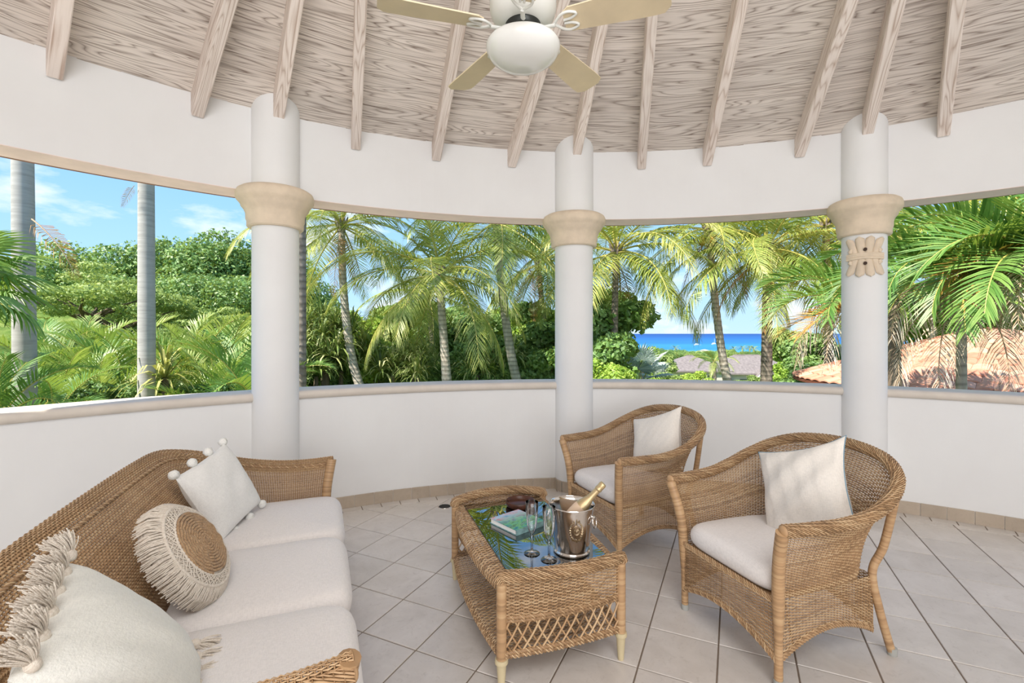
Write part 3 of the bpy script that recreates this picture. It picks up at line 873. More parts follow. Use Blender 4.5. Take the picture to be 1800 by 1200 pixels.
for s in (-1, 1):
    ys = np.linspace(-HL, HL, 40); e_ = np.stack([s * (HW + 0.035 * (1 - (ys / HL) ** 2)), ys, np.full(40, 0.132)], -1)
    braid(mb, e_, 0.011, n=4, pitch=0.06)
tag(mb.build('woven_shelf', WICK, tb, smooth=True), 'lower woven shelf', kind='stuff')
for s in (-1, 1):
    bow = lambda x, b: s * (HL + b * (1 - (x / HW) ** 2))
    def end_surf(u, v, z0=0.285, z1=0.462):
        u = np.asarray(u); v = np.asarray(v); x = (u * 2 - 1) * HW; z = z0 + (z1 - z0) * v
        b = 0.018 + 0.05 * np.clip((z - 0.14) / 0.32, 0, 1) ** 1.5
        return np.stack([x, s * (HL + b * (1 - (x / HW) ** 2)), z], -1)
    mb = MB(); weave(mb, end_surf, 28, 24, amp=0.0032, fill=0.86)
    xs = np.linspace(-HW, HW, 30)
    for z in (0.284, 0.298):
        braid(mb, end_surf((xs / HW + 1) / 2, np.full(30, (z - 0.285) / 0.177)), 0.0085, n=3, pitch=0.045, both=False)
    o = tag(mb.build('end_panel', WICK, tb, smooth=True), kind='stuff')
    mb = MB()
    rim = np.stack([xs, s * (HL + 0.066 * (1 - (xs / HW) ** 2)), 0.472 + 0.016 * (1 - (xs / HW) ** 2)], -1)
    rim = np.vstack([[rim[0] + [-0.004, 0, -0.02]], rim, [rim[-1] + [0.004, 0, -0.02]]])
    roll(mb, rim, 0.026)
    tag(mb.build('gallery_roll', WICK, tb, smooth=True), 'raised rolled rim at the table end', kind='stuff')
    mb = MB()                                     # open diamond lattice
    for k in range(-2, 15):
        for d in (-1, 1):
            x0 = -HW + k * (2 * HW / 13); x1 = x0 + d * 0.075
            uu = np.linspace(0, 1, 8); x = x0 + (x1 - x0) * uu + 0.006 * d * np.sin(uu * PI)
            ok = np.abs(x) <= HW - 0.01
            if ok.sum() < 3: continue
            z = 0.150 + 0.13 * uu
            b = 0.018 + 0.05 * np.clip((z - 0.14) / 0.32, 0, 1) ** 1.5
            p = np.stack([x, s * (HL + b * (1 - (x / HW) ** 2) + 0.003 * d), z], -1)[ok]
            mb.tube(p, 0.0048, 5, tone=float(rng.random()))
    tag(mb.build('lattice', WICK, tb, smooth=True), 'open diamond lattice', kind='stuff')
    mb = MB()
    for z in (0.136, 0.150): braid(mb, np.stack([xs, s * (HL + 0.018 * (1 - (xs / HW) ** 2) + 0.004), np.full(30, z)], -1), 0.0095, n=3, pitch=0.05, both=False)
    tag(mb.build('foot_rail', WICK, tb, smooth=True), kind='stuff')
    for sx_ in (-1, 1):
        mb = MB(); wrapped(mb, [(sx_ * HW, s * HL, 0.128), (sx_ * HW, s * HL, 0.3), (sx_ * HW, s * HL, 0.455)], 0.0225, pitch=0.009, ns=12)
        mb.build('corner_post', WICK, tb, smooth=True)
        mb = MB().lathe([(0, 0), (0.013, 0), (0.014, 0.004), (0.0145, 0.01), (0.021, 0.098), (0.0225, 0.106), (0.028, 0.110), (0.029, 0.118), (0.027, 0.128), (0, 0.130)], 20, (sx_ * HW, s * HL, 0))
        tag(mb.build('leg', CREAMLEG, tb, smooth=True, auto=40), 'cream turned wooden leg')
gx0, gx1, gy0, gy1, gz = -0.238, 0.250, -0.455, 0.448, 0.4495
gl = MB().box(((gx0 + gx1) / 2, (gy0 + gy1) / 2, gz + 0.003), (gx1 - gx0, gy1 - gy0, 0.006)).build('glass_top', TGLASS, tb)
tag(gl, 'clear glass sheet with a dark green edge')
mb = MB()
for x, y, w, d in ((gx0 - .0006, (gy0 + gy1) / 2, .0012, gy1 - gy0), (gx1 + .0006, (gy0 + gy1) / 2, .0012, gy1 - gy0)): mb.box((x, y, gz + .003), (w, d, .0062))
for x, y, w, d in (((gx0 + gx1) / 2, gy0 - .0006, gx1 - gx0, .0012), ((gx0 + gx1) / 2, gy1 + .0006, gx1 - gx0, .0012)): mb.box((x, y, gz + .003), (w, d, .0062))
tag(mb.build('glass_edge', GEDGE, gl), 'dark green edge of the glass', kind='stuff')
ZG = gz + 0.0064

# ------------------------------------------------------------------ on the table
bx, by = 0.287, 2.29
bk = thing('ice_bucket', 'polished steel ice bucket with ring handles and a raised crest', 'bucket', (bx, by, ZG))
prof = [(0, 0.001), (0.083, 0.001), (0.0865, 0.004), (0.0875, 0.008), (0.0865, 0.012), (0.083, 0.015), (0.082, 0.02), (0.088, 0.07), (0.097, 0.14), (0.107, 0.205), (0.1105, 0.222), (0.1115, 0.226), (0.1095, 0.229), (0.107, 0.226), (0.104, 0.205), (0.094, 0.14), (0.085, 0.07), (0.079, 0.02), (0, 0.018)]
MB().lathe(prof, 64).build('bowl', STEEL, bk, smooth=True, auto=50)
def bpt(a, z, d):
    r_ = np.interp(z, [0.02, 0.07, 0.14, 0.205, 0.226], [0.082, 0.088, 0.097, 0.107, 0.1115]) + d
    return np.stack([r_ * np.cos(a), r_ * np.sin(a), z + 0 * a], -1)
def ringhandle(a0):
    mb = MB()
    for sg in (-1, 1):
        t = np.linspace(0, 2 * PI, 20); mb.tube(bpt(np.full(20, a0), 0.178 + 0 * t, 0.004)[:1] + np.zeros((1, 3)), 0.001, 4, caps=False) if False else None
    c = bpt(np.array([a0]), np.array([0.180]), 0.014)[0]
    er = np.array([math.cos(a0), math.sin(a0), 0]); et = np.array([-er[1], er[0], 0]); ez = np.array([0, 0, 1.0])
    mb.add([c], None, None)
    p0 = bpt(np.array([a0]), np.array([0.180]), -0.001)[0]
    mb.tube([p0, p0 + er * 0.012], 0.008, 10); mb.tube([p0 + er * 0.009 + et * 0.008, p0 + er * 0.009 - et * 0.008], 0.0055, 8)
    t = np.linspace(0, 2 * PI, 33)[:-1]; cc = p0 + er * 0.012 - ez * 0.022
    ringp = cc + np.cos(t)[:, None] * et * 0.024 + np.sin(t)[:, None] * (ez * 0.0255 - er * 0.004)
    mb.tube(ringp, 0.0036, 8, closed=True)
    return mb
for a0 in (math.radians(-28), math.radians(152)):
    tag(ringhandle(a0).build('ring_handle', STEEL, bk, smooth=True, auto=50), 'steel ring handle')
mb = MB(); fa = math.radians(-84)
def cpt(x, z, d): return bpt(np.atleast_1d(fa + np.asarray(x) / 0.10), np.atleast_1d(z), d)
for k in range(22):
    t = PI * 0.62 + k / 21 * (2 * PI - PI * 0.24) ; x = 0.030 * math.cos(t); z = 0.130 + 0.044 * math.sin(t)
    p = cpt(np.array([x, x + 0.010 * math.cos(t + 1.2)]), np.array([z, z + 0.010 * math.sin(t + 1.2)]), 0.002); mb.tube(p, [0.0042, 0.0018], 6)
sh = np.linspace(0, 1, 12)
mb.tube(cpt(0.016 * np.cos(sh * 2 * PI), 0.135 + 0.022 * np.sin(sh * 2 * PI), 0.0018), 0.0022, 6)
mb.tube(cpt(np.array([-.010, 0, .010]), np.array([.150, .126, .150]), 0.002), 0.003, 6)
mb.tube(cpt(np.array([-.012, 0, .012]), np.array([.137, .134, .137]), 0.002), 0.0025, 6)
for x, z in ((-.02, .092), (0, .086), (.02, .092), (-.012, .178), (0, .184), (.012, .178), (0, .17)):
    mb.tube(cpt(np.array([x, x]), np.array([z - .006, z + .006]), 0.002), [0.004, 0.0025], 6)
tag(mb.build('crest', BUTTON, bk, smooth=True), 'raised wreath crest on the front', kind='stuff')

GREENG = simple('dark_green_bottle_glass', hexc(22, 34, 26), 0.08, spec=0.6)
GOLD = simple('gold_foil', hexc(214, 190, 146), 0.36, metal=0.7, bump=(120, 0.3, 0.003))
LABEL = simple('cream_bottle_label', hexc(236, 206, 176), 0.6)
bdir = np.array([0.205, -0.03, 0.232]); bl = np.linalg.norm(bdir)
t = thing('wine_bottle', 'green sparkling wine bottle with gold foil neck leaning in the bucket', 'bottle', M=mat4(basis(bdir, (0, 1, 0)), (0.236, 2.303, 0.556)))
MB().lathe([(0, 0), (0.034, 0), (0.037, 0.006), (0.037, 0.125), (0.034, 0.15), (0.024, 0.185), (0.0165, 0.21), (0.0145, 0.24), (0, 0.24)], 28).build('glass_body', GREENG, t, smooth=True, auto=50)
MB().lathe([(0.0345, 0.152), (0.0315, 0.166), (0.0250, 0.186), (0.0175, 0.2105), (0.0155, 0.235), (0.0150, 0.262), (0.0175, 0.264), (0.0180, 0.272), (0.0165, 0.275), (0.0172, 0.284), (0.0178, 0.298), (0.0150, 0.305), (0, 0.306)], 28).build('foil', GOLD, t, smooth=True, auto=50)
MB().lathe([(0.0375, 0.075), (0.0377, 0.126), (0.0352, 0.149), (0.0345, 0.153)], 28).build('paper_label', LABEL, t, smooth=True)

def flute(loc, label):
    t = thing('champagne_flute', label, 'glass', loc, 0.3, 'champagne flutes on the glass table top')
    n = 48; a = np.arange(n) * 2 * PI / n
    prof = [(0.0, 0.0), (0.036, 0.0), (0.038, 0.0015), (0.036, 0.0035), (0.018, 0.006), (0.007, 0.011), (0.0048, 0.03), (0.0046, 0.07), (0.0085, 0.078), (0.0085, 0.085), (0.006, 0.090), (0.009, 0.097), (0.017, 0.112), (0.0235, 0.135), (0.0275, 0.17), (0.0295, 0.21), (0.0305, 0.245),
            (0.0297, 0.2462)]
    prof = np.array(prof)
    cut = np.where((prof[:, 1] > 0.095) & (prof[:, 1] < 0.20) & (np.arange(len(prof)) < 17), 1.0, 0.0)
    rr = prof[None, :, 0] * (1 - 0.07 * cut[None, :] * np.abs(np.sin(a * 6))[:, None])
    P = np.stack([rr * np.cos(a)[:, None], rr * np.sin(a)[:, None], np.broadcast_to(prof[None, :, 1], rr.shape)], -1)
    lo, hi = 12, len(prof)
    MB().grid(P[:, :13], cu=True).build('stem', CRYSTAL, t, smooth=True)
    MB().grid(P[:, 12:], cu=True).build('bowl', CRYSTAL, t, smooth=True)
    return t
f1 = flute((0.0945, 2.262, ZG), 'cut crystal champagne flute standing left of the other, nearer the book')
f2 = dup(f1, 'cut crystal champagne flute standing closest to the steel bucket'); f2.location = (0.171, 2.197, ZG)

def bookcover():
    m = Mat('book_cover_print'); v = m.coord('Object')
    a = m.noise(m.coord('Object', (9, 16, 1)), 1.0, 5, 0.6, 1.2)
    c = m.ramp(a, [(0.30, hexc(24, 60, 70)), (0.42, hexc(40, 140, 150)), (0.50, hexc(120, 190, 120)), (0.58, hexc(60, 120, 70)), (0.70, hexc(170, 200, 220))])
    sp = m.n('SeparateXYZ'); m.l(v, sp.inputs[0])
    g = m.math('MULTIPLY', m.math('ADD', sp.outputs[1], 0.02), 9.0); 
    c2 = m.ramp(a, [(0.35, hexc(236, 120, 100)), (0.5, hexc(180, 205, 230)), (0.6, hexc(120, 170, 210))])
    gg = m.n('Clamp'); m.l(g, gg.inputs[0])
    m.col(m.mix(gg.outputs[0], c, c2)).set(rough=0.3, spec=0.5); return m.m
PAGES = simple('book_pages', hexc(244, 242, 238), 0.8, bump=(900, 0.2, 0.002))
ax = np.array([-0.577, 0.816]); 
bkang = math.atan2(0.654, 0.756)
bo = thing('book', 'hardback book with a green and blue cover lying on the glass', 'book', (0.029, 2.605, ZG), bkang)
L_, W_ = 0.205, 0.215
BC_ = bookcover(); SPN = simple('teal_spine_print', hexc(150, 190, 190), 0.4, var=0.3, scale=30)
MB().box((0.0, 0.004, 0.015), (L_ - 0.008, W_ - 0.012, 0.022)).build('page_block', PAGES, bo)
MB().box((0, 0, 0.0275), (L_, W_, 0.003)).build('front_cover', BC_, bo)
MB().box((0, 0, 0.0020), (L_, W_, 0.003)).build('back_cover', SPN, bo)
MB().box((0, -W_ / 2 - 0.001, 0.01475), (L_, 0.003, 0.0285)).build('spine', SPN, bo)

WALNUT = simple('dark_walnut', hexc(92, 54, 38), 0.35, var=0.25, scale=20)
MB().lathe([(0, 0.0), (0.074, 0.0), (0.082, 0.004), (0.0885, 0.018), (0.0895, 0.032), (0.087, 0.036), (0.084, 0.034), (0.078, 0.014), (0.070, 0.010), (0.0, 0.010)], 48).build('bowl_body', WALNUT, None, smooth=True, auto=45)
ash = bpy.context.scene.objects['bowl_body']; ash.name = 'wooden_bowl'; ash.location = (0.051, 2.885, ZG)
tag(ash, 'shallow round dark wooden bowl at the far end of the glass', 'bowl')

dr = thing('floor_drain', 'small round dark drain grate in the floor by the skirting', 'drain', (-0.585, 4.135, 0.0))
MB().lathe([(0, 0.0012), (0.052, 0.0012), (0.055, 0.003), (0.058, 0.003), (0.060, 0.0), (0.060, -0.004), (0, -0.004)], 32).build('rim', STEEL, dr, smooth=True, auto=40)
mb = MB(); mb.lathe([(0, 0.0016), (0.049, 0.0016)], 32); 
for k in range(-3, 4):
    mb.box((0, k * 0.013, 0.002), (2 * math.sqrt(0.049 ** 2 - (k * 0.013) ** 2), 0.006, 0.002))
tag(mb.build('grate', DARKM, dr), kind='stuff')

# ------------------------------------------------------------------ sofa
SF = ((-1.191, 2.021, 0), math.atan2(-0.928, 0.373))
so = thing('wicker_sofa', 'honey wicker three-seat sofa with a high curved back', 'sofa', SF[0], SF[1])
rim_half = [(-1.035, 0.42, 0.675), (-1.05, 0.26, 0.665), (-1.06, 0.10, 0.672), (-1.055, -0.08, 0.705), (-1.02, -0.26, 0.765), (-0.93, -0.39, 0.815), (-0.78, -0.455, 0.845), (-0.5, -0.475, 0.853), (0, -0.48, 0.855)]
base_half = [(-0.99, 0.38, 0.33), (-0.99, 0.22, 0.33), (-0.985, 0.08, 0.33), (-0.975, -0.04, 0.33), (-0.95, -0.12, 0.33), (-0.89, -0.17, 0.33), (-0.76, -0.19, 0.33), (-0.5, -0.20, 0.33), (0, -0.20, 0.33)]
mir = lambda h: [p for p in h] + [(-p[0], p[1], p[2]) for p in h[-2::-1]]
RC, BC = Curve(mir(rim_half)), Curve(mir(base_half))
def SS(u, v):
    v = np.asarray(v)[..., None]; r_, b_ = RC(u), BC(u)
    w = np.clip(v / 0.86, 0, 1)
    hv = (r_ - b_) * np.array([1, 1, 0.0]); vz = (r_ - b_) * np.array([0, 0, 1.0])
    p = b_ + hv * (0.75 * w + 0.25 * w ** 3 - 0.16 * np.sin(PI * w)) + vz * w
    ex = np.clip((v - 0.86) / 0.14, 0, 1)
    out = hv / np.maximum(np.linalg.norm(hv, axis=-1, keepdims=True), 1e-6)
    return p + out * 0.045 * np.sin(ex * PI / 2) * (0.3 + 0.7 * np.clip((r_[..., 2:] - 0.68) / 0.15, 0, 1)) + np.array([0, 0, 1.0]) * (0.02 * np.sin(ex * PI) - 0.025 * ex * ex)
mb = MB(); weave(mb, SS, 250, 86, amp=0.0032, fill=0.80, sr=0.0026, vs=26)
tag(mb.build('woven_shell', WICK2, so, smooth=True), 'woven back and arms', kind='stuff')
us = np.linspace(0, 1, 260)
mb = MB(); roll(mb, SS(us, np.ones(260)) + np.array([0, 0, -0.012]), 0.024, nv=18, step=0.024)
tag(mb.build('braided_rim', WICK2, so, smooth=True), 'braided outer rim', kind='stuff')
mb = MB(); braid(mb, SS(us, np.full(260, 0.80)), 0.0075, n=3, pitch=0.05, both=False, step=0.009)
tag(mb.build('braid_line', WICK2, so, smooth=True), 'thin dark braid along the back', kind='stuff')
for s in (-1, 1):
    mb = MB(); wrapped(mb, [(0.985 * s, 0.375, 0.0), (0.988 * s, 0.38, 0.30), (1.0 * s, 0.39, 0.50), (1.035 * s, 0.42, 0.672)], lambda u: 0.02 + 0.010 * np.clip((u - .4) / .2, 0, 1), ns=12)
    mb.build('front_post', WICK2, so, smooth=True)
    mb = MB(); wrapped(mb, [(0.93 * s, -0.22, 0.0), (0.93 * s, -0.20, 0.3), (0.93 * s, -0.24, 0.42)], 0.02); mb.build('rear_leg', WICK2, so, smooth=True)
    def arm_in(u, v):
        u = np.asarray(u); v = np.asarray(v)
        return np.stack([s * 0.99 + 0 * u, 0.37 - 0.55 * u, 0.13 + 0.20 * v], -1)
    mb = MB(); weave(mb, arm_in, 24, 20, amp=0.003); tag(mb.build('woven_side', WICK2, so, smooth=True), kind='stuff')
def fr_s(u, v):
    u = np.asarray(u); v = np.asarray(v); zb = 0.11 + 0.06 * np.sin(PI * u)
    return np.stack([-0.985 + 1.97 * u, 0.385 + 0 * u, zb + (0.325 - zb) * v], -1)
mb = MB(); weave(mb, fr_s, 90, 26, amp=0.003); tag(mb.build('woven_front', WICK2, so, smooth=True), kind='stuff')
mb = MB(); mb.box((0, 0.10, 0.305), (1.95, 0.56, 0.02)); mb.build('seat_deck', WICK2, so)

def soff(p): return local(SF[0], SF[1], p)
names = ['white canvas seat cushion of the sofa, at the far arm', 'white canvas seat cushion in the middle of the sofa', 'white canvas seat cushion of the sofa, at the near arm']
sb = soft_box(0.655, 0.685, 0.15, r=0.055, crown=0.022, seed=4)
me = sb.mesh('seat_cushion', CUSH, True)
for k in range(3):
    o = bpy.data.objects.new('seat_cushion', me); COL.objects.link(o)
    o.location = soff(((k - 1) * 0.655, 0.135, 0.317)); o.rotation_euler = (0, 0, SF[1])
    tag(o, names[k], 'cushion', 'sofa seat cushions')

RS = rotz(SF[1])
# square pompom pillow at the far end
def sofa_pillow(name, label, pos, n_l, roll):
    Rm = RS @ basis(n_l, (0, 0, 1), roll)
    return thing(name, label, 'pillow', M=mat4(Rm, soff(pos)))
p1 = sofa_pillow('pompom_pillow', 'square white cotton pillow edged with white pompoms, at the far end of the sofa', (-0.60, -0.135, 0.665), (0.42, 0.80, 0.42), -1.36)
o, A = pillow('pillow_body', 0.40, 0.40, 0.15, COTTON, p1, seed=21, pinch=0.05, wr=0.004)
for sx_, sy_ in ((-1, -1), (-1, -0.33), (-1, 0.33), (-1, 1), (1, -1), (1, -0.33), (1, 0.33), (1, 1)):
    rp_ = 0.0235
    th = np.linspace(0, PI, 9); ph = np.linspace(0, 2 * PI, 15)[:-1]
    Tt, Pp = np.meshgrid(th, ph, indexing='ij'); rr = rp_ * (1 + 0.05 * rng.normal(size=Tt.shape))
    P = np.stack([rr * np.sin(Tt) * np.cos(Pp), rr * np.sin(Tt) * np.sin(Pp), rr * np.cos(Tt)], -1)
    o = MB().grid(P, cv=True).build('pompom', WOOL, p1, smooth=True); o.location = (sx_ * 0.212, sy_ * 0.195, 0.0)
# round macrame pillow
p2 = sofa_pillow('round_pillow', 'round cream pillow with macrame fringe and tan crochet centre', (0.13, -0.135, 0.645), (0.10, 0.83, 0.55), 0.0)
rr0 = 0.205
def dome(r): return 0.078 * np.sqrt(np.maximum(1 - (r / rr0) ** 2.6, 0))
rs = np.concatenate([np.linspace(0, 0.19, 16), rr0 * np.sin(np.linspace(1.19, PI / 2, 6))])
prof = [(r, dome(r)) for r in rs] + [(r, -dome(r)) for r in rs[::-1]]
MB().lathe(prof, 64).build('pillow_body', YARN, p2, smooth=True)
mb = MB()                                        # crochet disc, wound as one cord from the middle outwards
t_ = np.linspace(0, 1, 1500); rad = 0.004 + 0.130 * t_; ang = 2 * PI * (rad / 0.0115)
mb.tube(np.stack([rad * np.cos(ang), rad * np.sin(ang) , dome(rad) + 0.005 + 0.0028 * np.sin(rad * 900 + ang * 0.2) * np.sin(ang * 14)], -1), 0.0064, 5)
tag(mb.build('crochet_disc', JUTE, p2, smooth=True), 'tan crochet centre', kind='stuff')
mb = MB(); a = np.linspace(0, 2 * PI, 160)
for r_, q in ((0.139, 0.0045), (0.174, 0.0065)):
    mb.tube(np.stack([r_ * np.cos(a), r_ * np.sin(a), dome(np.full(160, r_)) + 0.004 + 0.0015 * np.sin(a * 60)], -1), q, 6, caps=False)
for row in range(2):                              # zigzag knots between the two cords
    nz_ = 26
    for k in range(nz_):
        for d in (-1, 1):
            for off in (0, 0.35):
                a0 = 2 * PI * (k + off) / nz_; a1 = a0 + d * 2 * PI * 0.5 / nz_
                rz_ = np.linspace(0.141 + 0.016 * row, 0.157 + 0.016 * row, 4); aa = np.linspace(a0, a1, 4)
                mb.tube(np.stack([rz_ * np.cos(aa), rz_ * np.sin(aa), dome(rz_) + 0.004], -1), 0.0028, 4, caps=False)
tag(mb.build('macrame_band', YARN, p2, smooth=True), 'knotted macrame band', kind='stuff')
mb = MB()
for k in range(340):
    a0 = 2 * PI * k / 340 + rng.normal() * 0.006; r_ = np.array([0.174, 0.188, 0.202, 0.212, 0.213 + 0.004 * rng.random()])
    z_ = np.array([dome(0.174) + 0.005, dome(0.188) + 0.008, dome(0.198) + 0.006, 0.018, -0.014 - 0.022 * rng.random()])
    da = np.linspace(0, rng.normal() * 0.035, 5)
    mb.tube(np.stack([r_ * np.cos(a0 + da), r_ * np.sin(a0 + da), z_], -1), 0.0024, 4, caps=False)
tag(mb.build('fringe', YARN, p2, smooth=True), 'looped cream fringe round the edge', kind='stuff')
# large tasselled pillow at the near end
p3 = sofa_pillow('tasselled_pillow', 'large cream pillow with thick tassels on two edges, at the near end of the sofa', (0.77, -0.14, 0.640), (-0.10, 0.78, 0.62), -1.40)
o, A = pillow('pillow_body', 0.50, 0.46, 0.22, SLUB, p3, seed=33, pinch=0.06, wr=0.006, n=40)
def tassel(base, out, L, spread, n=46):
    mb = MB(); out = np.array(out, float); out /= np.linalg.norm(out)
    a = np.cross(out, [0.2, 0.3, 1.0]); a /= np.linalg.norm(a); b = np.cross(out, a)
    th = np.linspace(0, PI, 7); ph = np.linspace(0, 2 * PI, 11)[:-1]; Tt, Pp = np.meshgrid(th, ph, indexing='ij')
    P = np.array(base) + 0.016 * ((np.sin(Tt) * np.cos(Pp))[..., None] * a + (np.sin(Tt) * np.sin(Pp))[..., None] * b + 1.2 * np.cos(Tt)[..., None] * out)
    mb.grid(P, cv=True)
    for k in range(n):
        q = rng.random() * 2 * PI; s = math.sqrt(rng.random()); l = L * (0.8 + 0.3 * rng.random())
        d0 = (math.cos(q) * a + math.sin(q) * b) * s
        t = np.linspace(0, 1, 5)[:, None]
        p = np.array(base) + out * (0.008 + l * t) + d0 * (0.010 + spread * t ** 0.8) + np.array([0, -0.0, -0.012]) * t ** 2 + rng.normal(size=3) * 0.004 * t
        mb.tube(p, 0.0019, 4, caps=False)
    return mb
for yy in np.linspace(0.235, -0.21, 6):
    tag(tassel((-0.235, yy, 0.03), (-1, 0.35 if yy > 0.2 else -0.05, 0.30), 0.058, 0.030, 120).build('tassel', YARN, p3, smooth=True), kind='stuff')
for yy in np.linspace(0.20, -0.22, 8):
    tag(tassel((0.24, yy, 0.03), (1, -0.1, 0.5), 0.06, 0.03, 90).build('tassel', YARN, p3, smooth=True), kind='stuff')

# ------------------------------------------------------------------ ceiling fan
FX, FY, FZ = 0.05, 2.15, 2.86
fan = thing('ceiling_fan', 'white five-blade ceiling fan with an opal glass light bowl', 'ceiling fan', (FX, FY, FZ))
MB().lathe([(0, -0.155), (0.06, -0.152), (0.11, -0.138), (0.148, -0.112), (0.164, -0.085), (0.167, -0.068), (0.160, -0.055), (0.14, -0.045), (0.10, -0.038), (0.07, -0.036)], 64).build('light_bowl', OPAL, fan, smooth=True)
MB().lathe([(0.0, -0.04), (0.06, -0.04), (0.066, -0.03), (0.066, 0.0), (0.060, 0.006), (0, 0.006)], 40).build('switch_housing', FANW, fan, smooth=True, auto=40)
MB().lathe([(0, 0.006), (0.078, 0.006), (0.08, 0.012), (0.08, 0.03), (0, 0.03)], 40).build('dark_collar', DARKM, fan, smooth=True, auto=40)
MB().lathe([(0, 0.03), (0.09, 0.03), (0.12, 0.045), (0.142, 0.07), (0.15, 0.10), (0.15, 0.15), (0.135, 0.185), (0.09, 0.205), (0.04, 0.22), (0, 0.22)], 56).build('motor_housing', FANW, fan, smooth=True, auto=40)
ztop = zc(math.hypot(FX - CX, FY - CY)) - FZ
MB().lathe([(0, 0.2), (0.016, 0.2), (0.016, ztop - 0.07), (0.055, ztop - 0.05), (0.075, ztop), (0.075, ztop + 0.05), (0, ztop + 0.05)], 32).build('down_rod', FANW, fan, smooth=True, auto=40)
mb = MB(); mb.tube([(0.02, -0.05, -0.035), (0.021, -0.062, -0.05), (0.021, -0.064, -0.11)], 0.0015, 5); mb.build('pull_chain', DARKM, fan)
for k in range(5):
    a = math.radians(-90 + 72 * k - 2.0)
    Rz = rotz(a)
    pit = math.radians(-13)
    Rp = Rz @ np.array([[1, 0, 0], [0, math.cos(pit), -math.sin(pit)], [0, math.sin(pit), math.cos(pit)]])
    x0, x1 = 0.19, 0.635
    xs_ = np.linspace(x0, x1, 18); hw_ = 0.060 + 0.016 * np.clip((xs_ - x0) / 0.35, 0, 1)
    outl = []
    e = np.clip((xs_ - (x1 - 0.035)) / 0.035, 0, 1); hw_ = hw_ * (1 - 0.42 * e ** 2)
    e0 = np.clip(1 - (xs_ - x0) / 0.02, 0, 1); hw_ = hw_ * (1 - 0.3 * e0 ** 2)
    P = np.stack([np.stack([xs_, -hw_, 0 * xs_ - 0.003], -1), np.stack([xs_, hw_, 0 * xs_ - 0.003], -1), np.stack([xs_, hw_, 0 * xs_ + 0.003], -1), np.stack([xs_, -hw_, 0 * xs_ + 0.003], -1)], 1)
    P = P @ Rp.T + np.array([0, 0, 0.012])
    mb = MB().grid(P, cv=True); mb.add(P[0], [[0, 1, 2, 3]]); mb.add(P[-1], [[3, 2, 1, 0]])
    b = mb.build('blade', FANCREAM, fan)
    mb = MB()
    arm = np.array([[0.06, 0, 0.02], [0.10, 0, 0.0], [0.15, 0, -0.002]]); mb.tube((arm @ Rp.T), 0.010, 8, flat=0.7)
    for sg in (-1, 1):
        c = Curve([(0.145, 0, -0.006), (0.18, 0.035 * sg, -0.006), (0.215, 0.045 * sg, -0.006), (0.25, 0.030 * sg, -0.006), (0.225, 0.012 * sg, -0.006), (0.19, 0.008 * sg, -0.006)])
        mb.tube(c.pts(0.008) @ Rp.T + np.array([0, 0, 0.010]), 0.006, 8)
    tag(mb.build('blade_arm', FANW, b, smooth=True, auto=50), 'white scrolled blade arm')

REG = []
ORDW = 'first second third fourth fifth sixth seventh eighth ninth tenth eleventh twelfth'.split()
def register(o, px, one, many): REG.append((o, px, one, many))
def finish_labels():
    groups = {}
    for r_ in REG: groups.setdefault(r_[2], []).append(r_)
    for k, g in groups.items():
        g.sort(key=lambda r_: r_[1])
        for i, (o, px, one, many) in enumerate(g):
            o['label'] = one if len(g) == 1 else ORDW[i] + ' from the left of the ' + many
def between(px, marks):
    for x, ph in marks:
        if px < x: return ph
    return marks[-1][1]
TONE = {0: 'bright green', 1: 'dark green', 2: 'olive green'}

# ------------------------------------------------------------------ land and sea
def terrain_z(x, y):
    x = np.asarray(x, float); y = np.asarray(y, float)
    d = np.maximum(y - 9, 0)
    z = -2.6 - np.minimum(d, 640) * 0.0435
    left = np.clip((-x + 0.02 * y - 1.0) / 9.0, 0, 1)
    hill = np.clip((y - 6) / 22.0, 0, 1) * 6.2 * left * np.exp(-np.maximum(y - 60, 0) / 60.0)
    return z + hill + 0.5 * np.sin(x * 0.11 + 1) * np.cos(y * 0.07) * np.clip(d / 30, 0, 1) - 6 * np.clip((d - 560) / 80, 0, 3)
ys = np.concatenate([np.linspace(-14, 80, 70), np.linspace(84, 760, 60)])
tt = np.linspace(-1, 1, 60)
Yg, Tg = np.meshgrid(ys, tt, indexing='ij')
Xg = Tg * (40 + np.maximum(Yg, 0) * 1.6)
Zg = terrain_z(Xg, Yg)
under = (Xg - CX) ** 2 + (Yg - CY) ** 2 < 9.5 ** 2
Zg = np.where(under, np.minimum(Zg, -1.9), Zg)
def groundmat():
    m = Mat('leafy_ground'); v = m.coord('Object')
    a = m.noise(v, 0.35, 8, 0.7)
    m.col(m.ramp(a, [(0.3, hexc(52, 72, 30)), (0.5, hexc(94, 118, 52)), (0.7, hexc(140, 150, 80))])).set(rough=0.95, spec=0.1)
    m.bump(m.noise(v, 2.0, 6), 0.8, 0.3); return m.m
tag(MB().grid(np.stack([Xg, Yg, Zg], -1)).build('hillside_ground', groundmat(), smooth=True), 'green hillside falling away to the coast', 'hillside', None, 'structure')
